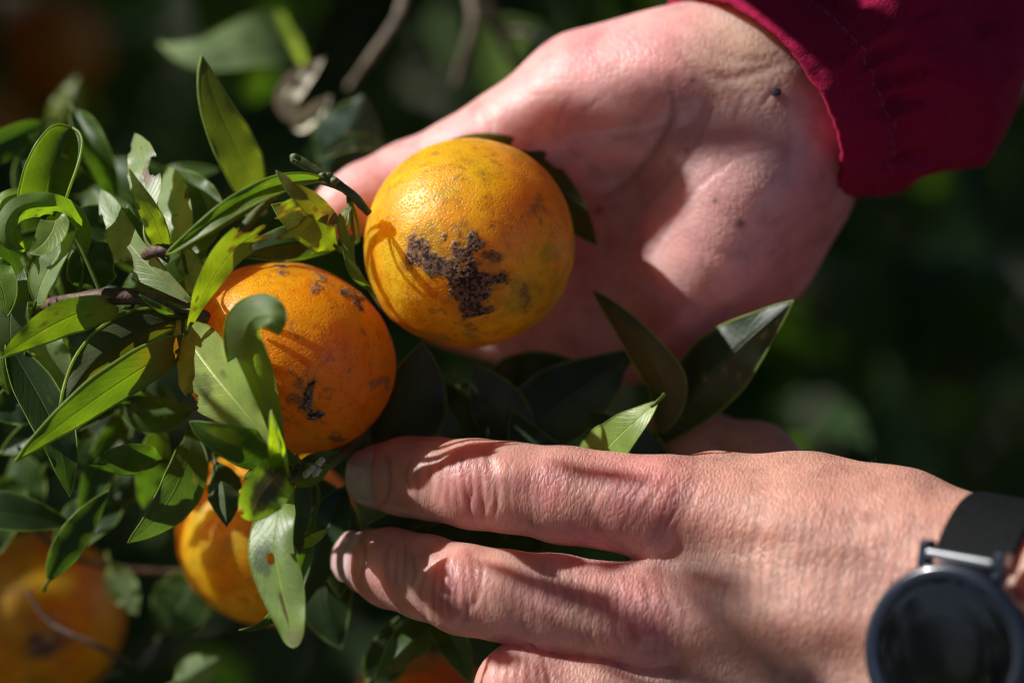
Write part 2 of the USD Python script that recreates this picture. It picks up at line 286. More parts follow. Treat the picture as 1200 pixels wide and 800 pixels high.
# ------------------------------------------------------------------ the mandarins
FRUIT = []
def mandarin(c, rx, ry, tilt, sub, colors, scabs, label, seed, name='mandarin', lumps=(), swell=0.02, group=None):
    ico = trimesh.creation.icosphere(sub, 1.0); u, f = np.array(ico.vertices), np.array(ico.faces)
    C = P(*c); r3 = np.random.default_rng(seed)
    ct, st = math.cos(tilt), math.sin(tilt)
    A = np.array([[ct, -st, 0], [st, ct, 0], [0, 0, 1.0]])
    rad = 1 + swell * (meshkit.fbm(u * 1.7 + seed * 3.1, 3, seed) - 0.5) * 2 + 0.006 * (meshkit.fbm(u * 7 + seed, 3, seed + 5) - 0.5) * 2
    v = C + ((u * rad[:, None]) * np.array([rx, ry, (rx + ry) / 2]) * 0.001) @ A.T
    n = u @ A.T; front = smooth01((n[:, 2] + 0.05) / 0.2); uv = PX(v)
    for (px, py, r, h) in lumps:           # rough or raised shoulders
        a = np.exp(-((uv[:, 0] - px) ** 2 + (uv[:, 1] - py) ** 2) / r ** 2) * front
        v = v + n * (a * h * 0.001 * (0.4 + 1.2 * meshkit.fbm(v * 260, 3, seed)))[:, None]
    k1 = smooth01((meshkit.fbm(u * 2.1 + seed, 4, seed + 1) - 0.38) / 0.24); k2 = smooth01((meshkit.fbm(u * 3.0 - seed, 5, seed + 2) - 0.50) / 0.16)
    base, alt, green = (np.array(x) for x in colors[:3])
    t = base + (alt - base) * k1[:, None]; t = t + (green - t) * (0.75 * k2)[:, None]
    for (px, py, r, col, amt) in colors[3:]:
        a = amt * front * smooth01(1.25 - np.hypot(uv[:, 0] - px, uv[:, 1] - py) / r * (0.75 + 0.5 * meshkit.fbm(v * 90, 3, seed + 9)))
        t = t + (np.array(col) - t) * a[:, None]
    sc = np.zeros(len(v)); halo = np.zeros(len(v)); wob = meshkit.fbm(v * 330, 4, seed + 3) - 0.5; wob2 = meshkit.fbm(v * 1700, 3, seed + 4); wob3 = meshkit.fbm(v * 900, 3, seed + 6) - 0.5
    wx = uv[:, 0] + 26 * (meshkit.fbm(v * 210 + 3, 4, seed + 21) - 0.5) * 2; wy = uv[:, 1] + 26 * (meshkit.fbm(v * 210 + 17, 4, seed + 22) - 0.5) * 2
    for (px, py, r, amt) in scabs:
        q = np.hypot(wx - px, wy - py) / r + wob * 1.3 + wob3 * 0.35
        sc = np.maximum(sc, amt * smooth01((1.04 - q) / 0.42) * front); halo = np.maximum(halo, amt * smooth01((1.75 - q) / 0.9) * front)
    dark = np.array([0.022, 0.012, 0.010]); brown = np.array([0.19, 0.095, 0.055])
    sct = dark + (brown - dark) * smooth01((wob2 - 0.36) / 0.25 + 0.8 * wob)[:, None]; gl = 0.95 * smooth01((meshkit.fbm(v * 2300, 2, seed + 31) - 0.60) / 0.10) * smooth01((meshkit.fbm(v * 160, 2, seed + 32) - 0.40) / 0.2); sct = sct + (np.array([0.36, 0.24, 0.15]) - sct) * gl[:, None]
    freck = smooth01((meshkit.fbm(v * 420 + 5, 3, seed + 8) - 0.68) / 0.05) * 0.4
    t = t * (1 - freck[:, None]) + np.array([0.16, 0.08, 0.03]) * freck[:, None]
    t = t + (np.array([0.30, 0.13, 0.015]) - t) * (0.6 * halo)[:, None]
    t = t * (1 - sc[:, None]) + sct * sc[:, None]
    v = v + n * (sc * (0.00008 + 0.00035 * wob2))[:, None]
    o = obj(name, v, f, 'peel', tint=t, scab=sc)
    tag(o, label, 'mandarin', group or 'mandarins on the citrus tree')
    FRUIT.append((C, max(rx, ry) * 0.001))
    return o
OR, YE, OL = (0.66, 0.20, 0.004), (0.66, 0.34, 0.006), (0.36, 0.25, 0.012)
mandarin((550, 285, -24), 27.0, 26.6, 0.3, 7, [YE, (0.64, 0.27, 0.010), OL, (630, 210, 62, (0.62, 0.19, 0.006), 0.7), (640, 350, 50, OL, 0.5), (530, 195, 48, OL, 0.45), (480, 300, 45, (0.68, 0.38, 0.012), 0.7)],
         [(492, 297, 20, 1), (515, 308, 13, 1), (545, 290, 22, 1), (534, 312, 17, 1), (545, 328, 16, 1), (560, 345, 20, 1), (572, 330, 15, 1), (584, 325, 12, 0.95), (562, 364, 12, 1), (513, 322, 8, 1), (574, 298, 11, 0.7),
          (620, 347, 9, 0.55), (557, 389, 9, 0.5), (632, 238, 7, 0.35), (540, 205, 5, 0.3)],
         'yellow orange mandarin with a large brown scab, held against the open palm', 11, lumps=[(478, 350, 42, 0.9), (470, 380, 30, 0.6)])
mandarin((338, 420, -20), 27.6, 24.0, -0.35, 7, [(0.76, 0.20, 0.002), (0.74, 0.235, 0.003), (0.62, 0.22, 0.005), (290, 350, 50, (0.76, 0.28, 0.004), 0.6), (430, 470, 70, (0.74, 0.14, 0.001), 0.7)],
         [(363, 448, 9, 1), (366, 459, 10, 1), (358, 470, 11, 1), (353, 478, 8, 1), (344, 464, 7, 0.55), (413, 345, 8, 0.9), (420, 352, 8, 0.9), (374, 327, 9, 0.75), (331, 319, 10, 0.85), (396, 511, 6, 0.6), (447, 447, 7, 0.45), (262, 436, 12, 0.8)],
         'orange mandarin with a small black scab, behind the curled leaves', 23, lumps=[(280, 350, 40, 0.4)])
mandarin((314, 626, -60), 24.5, 24.0, 0.2, 6, [(0.70, 0.29, 0.005), (0.70, 0.34, 0.007), (0.50, 0.28, 0.012)], [], 'mandarin half hidden behind the hanging leaf with the small hole', 31)
mandarin((45, 722, -115), 24.5, 24.0, 0.1, 5, [OR, (0.62, 0.27, 0.008), (0.45, 0.22, 0.012)], [(50, 750, 22, 1)], 'blurred mandarin with a dark spot in the bottom left corner', 41)
mandarin((50, 60, -620), 27.0, 26.0, 0.1, 4, [(0.5, 0.12, 0.005), (0.55, 0.16, 0.006), OL], [], 'dim blurred mandarin deep in shade near the top left corner', 51)
mandarin((-30, 172, -560), 24.0, 23.0, 0.1, 4, [(0.5, 0.12, 0.005), (0.55, 0.16, 0.006), OL], [], 'dim blurred mandarin cut by the left edge', 53)
mandarin((500, 868, -74), 25.0, 24.0, 0.1, 5, [OR, (0.62, 0.25, 0.008), OL], [], 'shaded mandarin at the bottom edge beside the bent ring finger', 57)

# ------------------------------------------------------------------ the person
person = xform('person')
tag(person, 'person in a dark crimson jacket, one palm under a mandarin, the other hand among leaves', 'person')
# right hand, palm towards the viewer
H = 0.00078
RH = Field(P(330, 500, -105), P(1075, -75, 12), H)
palm = Field(P(330, 500, -105), P(1075, -75, 12), H)
for ch in ([(600, 163, -47, 12.5), (690, 120, -45, 16.6), (785, 104, -41, 18.5), (870, 75, -41, 17.5)],
           [(905, 160, -44, 19), (868, 222, -40, 19), (840, 290, -43, 17), (800, 345, -51, 14), (750, 388, -60, 11.5)], [(958, 160, -57, 13.5), (926, 225, -57, 13), (888, 300, -59, 12.5), (830, 352, -62, 11)],
           [(640, 240, -67, 13), (760, 190, -60, 16), (880, 130, -48, 18)], [(660, 320, -69, 13), (790, 250, -61, 15.5), (890, 170, -50, 18)],
           [(700, 375, -67, 13), (820, 300, -60, 15), (910, 200, -48, 17)],
           [(905, 130, -44, 18.5), (1010, 30, -56, 19.5), (1090, -40, -66, 20)], [(870, 90, -42, 17.5), (960, 0, -52, 18), (1040, -70, -62, 19)]):
    joints(palm, ch, 0.011)
for ch, k in (([(600, 163, -47, 12.5), (545, 185, -51, 10.8), (478, 213, -54, 10.2), (430, 232, -52, 9.2), (403, 243, -50, 8.2)], 0.003),
              ([(640, 240, -67, 12), (580, 275, -76, 10.2), (520, 300, -80, 9.5), (490, 320, -80, 8.5), (470, 330, -78, 7.6)], 0.0025),
              ([(660, 320, -69, 12), (600, 335, -76, 10.4), (535, 340, -80, 9.7), (505, 345, -80, 8.6), (488, 345, -78, 7.7)], 0.0025),
              ([(700, 375, -67, 11.5), (640, 385, -76, 9.9), (575, 380, -80, 9.2), (540, 375, -80, 8.3), (520, 372, -78, 7.4)], 0.0025),
              ([(750, 400, -61, 10.5), (700, 412, -70, 8.9), (655, 405, -74, 8.2), (620, 398, -76, 7.4), (600, 390, -76, 6.8)], 0.0025)):
    F = Field(P(330, 500, -105), P(1075, -75, 12), H); joints(F, ch, k); palm.merge(F, 0.006)
RH = palm
v, f = RH.surface()
for _ in range(2): v = trimesh.smoothing.filter_laplacian(trimesh.Trimesh(v, f, process=False), lamb=0.5, iterations=11).vertices.view(np.ndarray)
n = vnormals(v, f); fr = smooth01(n[:, 2] / 0.3)
v = v + n * (0.0004 * (meshkit.fbm(v * 70, 3, 2) - 0.5) * fr)[:, None]
ca = np.zeros(len(v))
for line, w, dep in (([(697, 238), (735, 212), (768, 175), (786, 130), (788, 90)], 5, 0.55), ([(735, 262), (778, 218), (810, 178), (835, 128)], 4, 0.4), ([(762, 300), (800, 240), (840, 200), (880, 175)], 4, 0.25),
                     ([(800, 70), (850, 92), (905, 78), (930, 72)], 6, 0.4), ([(830, 55), (870, 70), (915, 66)], 5, 0.3), ([(790, 60), (822, 90), (842, 118)], 5, 0.3), ([(845, 85), (870, 110), (890, 118)], 6, 0.25),
                     ([(830, 290), (860, 300), (905, 270)], 5, 0.3), ([(440, 205), (455, 225), (452, 250)], 3, 0.35), ([(562, 120), (575, 142), (572, 165)], 5, 0.35), ([(905, 285), (935, 265), (962, 235)], 5, 0.3)):
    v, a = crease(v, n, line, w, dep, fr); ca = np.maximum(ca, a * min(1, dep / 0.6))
rp = np.random.default_rng(14)
for k_ in range(22):                       # faint lines of the palm
    x, y = rp.uniform(640, 930), rp.uniform(70, 360); a = rp.normal(-0.95, 0.35) if k_ % 3 else rp.normal(0.5, 0.4); ln = rp.uniform(14, 45)
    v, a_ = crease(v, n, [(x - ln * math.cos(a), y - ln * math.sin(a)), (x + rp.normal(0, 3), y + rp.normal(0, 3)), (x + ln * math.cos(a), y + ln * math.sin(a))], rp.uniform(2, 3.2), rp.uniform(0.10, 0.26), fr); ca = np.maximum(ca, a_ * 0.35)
uv = PX(v); mott = meshkit.fbm(v * 55, 4, 8)
t = np.tile([0.66, 0.345, 0.33], (len(v), 1)); t = t + (np.array([0.62, 0.245, 0.255]) - t) * (0.75 * smooth01((mott - 0.42) / 0.25))[:, None]
ulnar = smooth01((poly_dist(uv, [(985, 190), (960, 260), (920, 330), (870, 372), (790, 402)])[0] < 1e9) * (1 - poly_dist(uv, [(985, 190), (960, 260), (920, 330), (870, 372), (790, 402)])[0] / 75))
t = t + (np.array([0.62, 0.16, 0.15]) - t) * (0.75 * ulnar)[:, None]
wr = smooth01(1 - np.hypot(uv[:, 0] - 870, uv[:, 1] - 60) / 110); t = t + (np.array([0.62, 0.40, 0.29]) - t) * (0.8 * wr)[:, None]
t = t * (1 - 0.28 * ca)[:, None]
for px, py, r in ((812, 94, 2.2), (838, 112, 1.8), (702, 246, 3), (838, 235, 2.5), (804, 176, 1.6), (662, 295, 2), (868, 262, 4)):
    a = np.exp(-((uv[:, 0] - px) ** 2 + (uv[:, 1] - py) ** 2) / (r * 1.3) ** 2) * fr; t = t * (1 - 0.75 * a)[:, None]
ax1 = unit(P(890, 110, -44) - P(700, 300, -60)); ax2 = unit(np.cross([0, 0, 1.0], ax1))
pieces = [(v, f, t, np.c_[v @ ax1 / 0.0016, v @ ax2 / 0.0022, v[:, 2] / 0.002], np.full(len(v), 0.5))]

# left hand, back towards the viewer
lo, hi = P(375, 1010, -85), P(1330, 455, 62)
LH = Field(lo, hi, H)
for ch in ([(790, 594, 3, 12.2), (950, 632, 12, 14.5), (1130, 676, 25, 17)], [(775, 724, 7, 12.6), (950, 725, 18, 15), (1140, 735, 29, 18.5)], [(790, 842, 5, 13), (960, 830, 17, 15), (1150, 800, 28, 18.5)],
           [(850, 940, -4, 12), (1000, 900, 10, 15), (1160, 850, 24, 17.5)], [(840, 590, -8, 13.6), (950, 610, 0, 15.2), (1050, 640, 10, 17.6), (1140, 690, 20, 19.0)],
           [(1140, 690, 22, 19.0), (1250, 715, 42, 20), (1330, 740, 56, 21)], [(1150, 800, 26, 19), (1260, 800, 44, 21), (1340, 810, 58, 22)]):
    joints(LH, ch, 0.009)
fingers = None
for ch, k in (([(765, 595, 2, 13.0), (660, 579, -1, 11.9), (600, 571, -3, 11.2), (556, 567, -6, 11.0), (510, 561, -12, 10.2), (478, 558, -17, 9.8), (448, 558, -23, 8.9)], 0.003),
              ([(748, 720, 6, 13.0), (650, 706, 5, 11.7), (590, 697, 4, 11.1), (545, 690, 2, 11.0), (500, 676, -5, 10.3), (460, 665, -12, 9.8), (435, 658, -21, 8.6)], 0.003),
              ([(790, 842, 5, 13), (700, 822, 6, 11.6), (612, 806, 4, 11.2), (570, 860, -10, 10), (560, 905, -24, 8.6)], 0.003),
              ([(850, 940, -4, 12), (760, 925, -2, 10.2), (690, 925, -6, 9.6), (650, 965, -18, 8.6)], 0.003),
              ([(1010, 645, -10, 14), (945, 605, -28, 11.8), (885, 545, -42, 10.8), (820, 528, -49, 10.0), (760, 528, -54, 8.8)], 0.004)):
    F = Field(lo, hi, H); joints(F, ch, k); fingers = F if fingers is None else (fingers.merge(F, 0.0006) or fingers)
LH.merge(fingers, 0.0045)
v, f = LH.surface()
for _ in range(2): v = trimesh.smoothing.filter_laplacian(trimesh.Trimesh(v, f, process=False), lamb=0.4, iterations=2).vertices.view(np.ndarray)
n = vnormals(v, f); fr = smooth01((n[:, 2] + 0.05) / 0.3); uv = PX(v)
def bump2(px, py, rx, ry, h, ang=0.0):
    dx, dy = uv[:, 0] - px, uv[:, 1] - py; c, s_ = math.cos(ang), math.sin(ang)
    return np.exp(-((dx * c + dy * s_) / rx) ** 2 - ((-dx * s_ + dy * c) / ry) ** 2) * fr * h * 0.001
dz = bump2(745, 585, 55, 40, 1.5) + bump2(725, 725, 52, 40, 1.8) + bump2(545, 560, 28, 46, 0.4) + bump2(530, 685, 30, 46, 0.4) + bump2(660, 575, 30, 50, -0.5) + bump2(640, 700, 30, 40, -0.5) + bump2(605, 800, 40, 34, 1.0)
for y0, y1, h in ((590, 668, 0.9), (722, 738, 0.9), (840, 806, 0.8)):
    d, al = poly_dist(uv, [(780, y0), (1100, y1)]); dz = dz + np.exp(-(d / 24) ** 2) * fr * h * 0.001 * np.sin(np.pi * np.clip(al, 0.03, 0.97))
d, al = poly_dist(uv, [(760, 655), (860, 660), (1000, 640), (1080, 600)]); dz += np.exp(-(d / 14) ** 2) * fr * 0.00045
v = v + n * (dz + 0.0007 * (meshkit.fbm(v * 75, 3, 4) - 0.5))[:, None]
ca = np.zeros(len(v)); rr = np.random.default_rng(3)
def wrinkles(cx, cy, half, spread, count, dep, slant=0.0, wob=3.0):
    global v, ca
    for i in range(count):
        x = cx + (i / (count - 1) - 0.5) * 2 * spread + rr.normal(0, 1.2); ln = half * rr.uniform(0.55, 1.0); c0 = rr.uniform(-0.25, 0.25) * half; bow = (x - cx) / spread * 7
        line = [(x + slant * y + rr.normal(0, wob * 0.4) + bow * (1 - (y / ln) ** 2), cy + c0 + y) for y in np.linspace(-ln, ln, 5)]
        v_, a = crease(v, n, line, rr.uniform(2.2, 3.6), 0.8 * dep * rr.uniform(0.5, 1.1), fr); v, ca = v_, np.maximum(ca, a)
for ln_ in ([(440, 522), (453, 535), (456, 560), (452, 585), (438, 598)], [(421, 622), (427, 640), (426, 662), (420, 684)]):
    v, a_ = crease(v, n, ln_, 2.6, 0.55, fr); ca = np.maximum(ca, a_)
wrinkles(553, 566, 44, 24, 7, 0.85, 0.05); wrinkles(530, 688, 44, 26, 8, 0.75, 0.0); wrinkles(497, 558, 36, 14, 4, 0.25); wrinkles(470, 660, 34, 10, 4, 0.25); wrinkles(612, 800, 38, 22, 6, 0.6)
wrinkles(735, 715, 55, 55, 13, 0.38, 0.1, 6); wrinkles(755, 590, 45, 50, 11, 0.30, -0.5, 6); wrinkles(630, 575, 42, 40, 9, 0.2); wrinkles(620, 698, 40, 45, 10, 0.22); wrinkles(985, 660, 80, 120, 24, 0.2, -0.12, 5)
t = np.tile([0.515, 0.265, 0.205], (len(v), 1)); mott = meshkit.fbm(v * 60, 4, 18)
pink = np.zeros(len(v))
for px, py, r in ((745, 585, 70), (740, 720, 70), (548, 566, 48), (532, 686, 46), (450, 560, 60), (440, 660, 55), (610, 800, 60), (690, 650, 60), (640, 570, 40), (640, 700, 40)):
    pink = np.maximum(pink, np.exp(-((uv[:, 0] - px) ** 2 + (uv[:, 1] - py) ** 2) / r ** 2))
pink = np.clip(pink * (0.5 + mott), 0, 1)
t = t + (np.array([0.54, 0.205, 0.195]) - t) * (0.9 * pink)[:, None]
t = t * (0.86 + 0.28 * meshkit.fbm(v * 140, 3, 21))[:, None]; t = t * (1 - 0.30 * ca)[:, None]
ax1 = unit(P(1130, 700, 28) - P(745, 655, 5)); ax2 = unit(np.cross([0, 0, 1.0], ax1)); ax3 = np.cross(ax1, ax2)
fing = smooth01((700 - uv[:, 0]) / 120)
pieces.append((v, f, t, np.c_[v @ ax1 / 0.00095, v @ ax2 / 0.0026, v @ ax3 / 0.0026] * (1 + 0.0 * fing)[:, None], 0.95 - 0.6 * fing))
np_left = v

# arms, torso, head and legs outside the picture, joined to the two hands
BF = Field([-0.02, -1.45, -0.42], [0.95, 0.55, 0.40], 0.009)
R_EL, R_SH, L_EL, L_SH = np.array([0.275, 0.240, -0.165]), np.array([0.545, 0.215, -0.165]), np.array([0.345, -0.165, 0.165]), np.array([0.565, 0.175, 0.185])
def limb(a, b, ra, rb, k=0.02): BF.add(np.asarray(a, float), np.asarray(b, float), ra, rb, k)
limb(P(1010, 25, -56), R_EL, 0.0195, 0.034); limb(R_EL, R_SH, 0.036, 0.048); limb(P(1260, 760, 44), L_EL, 0.022, 0.036); limb(L_EL, L_SH, 0.037, 0.050)
for z in (-0.09, 0, 0.09): limb([0.60, 0.16, z], [0.61, -0.32, z * 0.8], 0.095, 0.10, 0.05)
limb([0.57, 0.2, 0.0], [0.545, 0.30, 0.0], 0.058, 0.054, 0.03); limb([0.55, 0.385, 0.0], [0.535, 0.33, 0.0], 0.088, 0.066, 0.02); limb([0.45, 0.36, 0], [0.47, 0.375, 0], 0.010, 0.008, 0.01)
for z in (-0.09, 0.09): limb([0.61, -0.36, z], [0.60, -0.80, z * 1.1], 0.085, 0.058, 0.03); limb([0.60, -0.80, z * 1.1], [0.63, -1.20, z * 1.1], 0.056, 0.036, 0.02); limb([0.63, -1.22, z * 1.1], [0.52, -1.25, z * 1.1], 0.038, 0.030, 0.02)
bv, bf = BF.surface()
bv = trimesh.smoothing.filter_laplacian(trimesh.Trimesh(bv, bf, process=False), lamb=0.5, iterations=3).vertices.view(np.ndarray)
pieces.append((bv, bf, np.tile([0.55, 0.31, 0.23], (len(bv), 1)), bv / 0.002, np.full(len(bv), 0.3)))
allv = np.vstack([p[0] for p in pieces]); allt = np.vstack([p[2] for p in pieces]); alls = np.vstack([p[3] for p in pieces]); allb = np.concatenate([p[4] for p in pieces])
try:
    man = None
    for p in pieces:
        q = mf.Manifold(mf.Mesh(np.ascontiguousarray(p[0], np.float32), np.ascontiguousarray(p[1], np.uint32)))
        if q.is_empty(): raise RuntimeError(str(q.status()))
        man = q if man is None else man + q
    mm = man.to_mesh(); uvv, uff = np.array(mm.vert_properties[:, :3], float), np.array(mm.tri_verts)
except Exception as e:
    print('union failed', e); uvv, uff = cat_mesh([(p[0], p[1]) for p in pieces])
near = cKDTree(allv).query(uvv)[1]
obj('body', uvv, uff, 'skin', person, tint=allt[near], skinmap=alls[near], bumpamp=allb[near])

def nail(tip, base, r, wide, length, roll=0.0, back=0.35, lift=1.0):
    a, b = P(*base), P(*tip); tdir = unit(b - a); dors = unit(np.array([0, 0, 1.0]) - tdir * tdir[2]); side = np.cross(tdir, dors)
    dors, side = dors * math.cos(roll) + side * math.sin(roll), side * math.cos(roll) - dors * math.sin(roll)
    us, vs = np.linspace(0, 1, 15), np.linspace(-1, 1, 15); g = []
    for u_ in us:
        half = wide * (1.0 - 0.25 * max(0, (u_ - 0.75) / 0.25) ** 2 - 0.3 * max(0, (0.22 - u_) / 0.22) ** 2)
        for w_ in vs:
            th = half * w_; rr_ = r * 0.001 * (1.0 + 0.055 * lift)
            sink = 0.0009 * max(0, (0.12 - u_) / 0.12) + 0.0006 * max(0, abs(w_) - 0.85) / 0.15
            g.append(b + tdir * (-back + u_) * length * 0.001 + dors * (rr_ * math.cos(th) - sink - 0.0010 * u_ * u_) + side * rr_ * math.sin(th))
    g = np.array(g); k = np.arange(225).reshape(15, 15)
    ff = np.vstack([np.stack([k[:-1, :-1], k[1:, :-1], k[1:, 1:]], -1).reshape(-1, 3), np.stack([k[:-1, :-1], k[1:, 1:], k[:-1, 1:]], -1).reshape(-1, 3)])
    nn = vnormals(g, ff); s_ = 1 if (nn @ dors).mean() > 0 else -1
    low = g - nn * s_ * 0.0006
    return cat_mesh([(g, ff), (low, ff[:, ::-1])])
BODY = stage.GetPrimAtPath(str(person.GetPath()) + '/body')
for a in (((448, 558, -23), (478, 559, -17), 9.35, 0.78, 12.0, 0.0, 0.62), ((435, 658, -21), (460, 664, -12), 9.05, 0.78, 11.5, 0.15, 0.45), ((560, 905, -24), (570, 860, -10), 9, 0.95, 12, 0, 0.5), ((403, 243, -50), (430, 232, -52), 8.6, 0.95, 12, math.pi, 0.5)):
    nv, nf = nail(*a); obj('fingernail', nv, nf, 'nail', BODY)
fh = rr.uniform(0, 1, (170, 3)); hm = []       # fine hairs along the upper edge of the hand
cand = np.where((n[:, 1] > 0.35) & (uv[:, 0] > 800) & (uv[:, 0] < 1130) & (uv[:, 1] < 640))[0]
for i, c in enumerate(rr.choice(cand, 130)):
    d0 = unit(n[c] * 0.5 + np.array([0.75, 0.2, -0.1]) + rr.normal(0, 0.25, 3)); ln = rr.uniform(0.002, 0.0045); b = v[c] - n[c] * 0.0002
    hm.append(tube([b, b + d0 * ln * 0.6 + n[c] * 0.0003, b + d0 * ln], [0.000035, 0.00001], 3, 5))
hv, hf = cat_mesh(hm); tag(obj('hair', hv, hf, 'hair', person), 'fine dark hairs on the back of the hand', kind='stuff')

# jacket: sleeve over the right wrist, the other sleeve and the coat beyond the picture
def sleeve(axis_pts, prof, seed, fold=1.0, nth=220, nlen=150):
    p = resample(axis_pts, nlen); tt = np.linspace(0, 1, nlen); dist = np.r_[0, np.cumsum(np.linalg.norm(np.diff(p, axis=0), axis=1))]
    t = unit(np.gradient(p, axis=0)); a = np.zeros_like(p); a[0] = unit(np.cross(t[0], [0.1, 0.3, 0.95]))
    for i in range(1, nlen): a[i] = unit(a[i - 1] - t[i] * (a[i - 1] @ t[i]))
    b = np.cross(t, a); th = np.linspace(0, 2 * np.pi, nth, endpoint=False)
    r = np.interp(dist, [x[0] * 0.001 for x in prof], [x[1] * 0.001 for x in prof])
    cc = np.stack([np.cos(th), np.sin(th)], -1)
    q = np.stack(np.broadcast_arrays(cc[None, :, 0] * 2.2, cc[None, :, 1] * 2.2, (dist * 22)[:, None]), -1)
    g = (meshkit.fbm(q + seed, 4, seed) - 0.5) * 2
    gather = np.exp(-((dist - 0.017) / 0.007) ** 2)[:, None] * (meshkit.noise(np.stack(np.broadcast_arrays(cc[None, :, 0] * 9, cc[None, :, 1] * 9, (dist * 60)[:, None]), -1), seed + 2) - 0.5)
    hem = smooth01((0.0145 - dist) / 0.002)[:, None]
    fine = (meshkit.noise(np.stack(np.broadcast_arrays(cc[None, :, 0] * 16, cc[None, :, 1] * 16, (dist * 260)[:, None]), -1), seed + 3) - 0.5)
    rad = r[:, None] + fold * (0.011 * g * smooth01((dist - 0.010) / 0.03)[:, None] + 0.012 * gather) + 0.0018 * hem - 0.0012 * np.exp(-((dist - 0.0145) / 0.0012) ** 2)[:, None] + 0.0014 * fine * smooth01(1 - (dist - 0.014) / 0.03)[:, None]
    outer = p[:, None] + rad[..., None] * (cc[None, :, :1] * a[:, None] + cc[None, :, 1:] * b[:, None])
    ring = []
    for k, (du, dr) in enumerate(((-0.0006, -0.0007), (-0.0004, -0.0018), (0.004, -0.0028), (0.02, -0.003))):
        ring.append(p[0] + t[0] * du + (rad[0] + dr)[:, None] * (cc[:, :1] * a[0] + cc[:, 1:] * b[0]))
    allr = np.vstack([np.array(ring)[::-1], outer]); m = allr.shape[0]; k = np.arange(m * nth).reshape(m, nth); kn = np.roll(k, -1, 1)
    ff = np.vstack([np.stack([k[:-1], kn[:-1], kn[1:]], -1).reshape(-1, 3), np.stack([k[:-1], kn[1:], k[1:]], -1).reshape(-1, 3)])
    return allr.reshape(-1, 3), ff, (p, rad, a, b, cc, dist, t)
CUFF = P(882, 118, -42); RAX = unit(R_EL - CUFF)
sv, sf, info = sleeve([CUFF, CUFF + RAX * 0.09, R_EL, R_SH + np.array([0.03, 0, 0.02])], [(0, 31.5), (4, 33.5), (14, 36.5), (22, 42.5), (36, 46.5), (60, 39), (85, 40), (150, 47), (260, 58), (600, 75)], 5)
jv, jf, _ = sleeve([P(1290, 770, 50) + unit(L_EL - P(1290, 770, 50)) * 0.10, L_EL, L_SH + np.array([0.03, 0, -0.02])], [(0, 36), (14, 37), (40, 44), (120, 54), (500, 75)], 9, nth=60, nlen=50)
JF = Field([0.42, -0.50, -0.36], [0.85, 0.36, 0.36], 0.010)
for z in (-0.10, 0, 0.10): JF.add(np.array([0.60, 0.165, z]), np.array([0.61, -0.40, z * 0.9]), 0.112, 0.125, 0.05)
JF.add(R_SH, R_SH + np.array([0.05, 0, 0.03]), 0.078, 0.09, 0.05); JF.add(L_SH, L_SH + np.array([0.05, 0, -0.03]), 0.078, 0.09, 0.05); JF.add(np.array([0.57, 0.22, 0]), np.array([0.555, 0.275, 0]), 0.085, 0.075, 0.03)
cv, cf = JF.surface(); cv = cv + vnormals(cv, cf) * (0.012 * (meshkit.fbm(cv * 14, 3, 6) - 0.5))[:, None]
allj = cat_mesh([(sv, sf), (jv, jf), (cv, cf)])
jk = obj('jacket', *allj, 'jacket', person)
p_, rad, a_, b_, cc, dist, t_ = info
i0 = int(np.argmin(np.abs(dist - 0.0128))); st = []
for k in range(0, 220, 3):
    q = [p_[i0] + t_[i0] * 0.0002 + (rad[i0, k2 % 220] + 0.00015) * (cc[k2 % 220, 0] * a_[i0] + cc[k2 % 220, 1] * b_[i0]) for k2 in (k, k + 1, k + 2)]
    st.append(tube(q, 0.00022, 5, 4))
hv, hf = cat_mesh(st); obj('seam_stitching', hv, hf, 'thread', jk)
sm = []
for ang in np.linspace(0, 2 * np.pi, 220, endpoint=False)[[40]]: pass
TF = Field([0.42, -1.32, -0.28], [0.80, -0.30, 0.28], 0.010)
for z in (-0.09, 0.09): TF.add(np.array([0.61, -0.36, z]), np.array([0.60, -0.80, z * 1.1]), 0.100, 0.075, 0.03); TF.add(np.array([0.60, -0.80, z * 1.1]), np.array([0.63, -1.19, z * 1.1]), 0.075, 0.060, 0.02)
obj('trousers', *TF.surface(), 'trousers', person)
HF_ = Field([0.40, 0.24, -0.13], [0.70, 0.52, 0.13], 0.006); HF_.add(np.array([0.575, 0.41, 0]), np.array([0.59, 0.37, 0]), 0.088, 0.08, 0.02)
obj('head_hair', *HF_.surface(), 'hair', person)
# speck on the palm
hp = np.argmin(np.hypot(*(PX(pieces[0][0]) - [910, 110]).T) + 100 * (pieces[0][0][:, 2] < -0.05)); sp = trimesh.creation.icosphere(2, 0.0011); q = np.array(sp.vertices) * [1.2, 1, 0.8]; q *= (0.7 + 0.6 * meshkit.noise(q * 1500, 3))[:, None]
tag(obj('speck', pieces[0][0][hp] + q + [0, 0, 0.0005], sp.faces, 'speck'), 'tiny dark speck of dirt on the palm near the cuff', 'dirt')

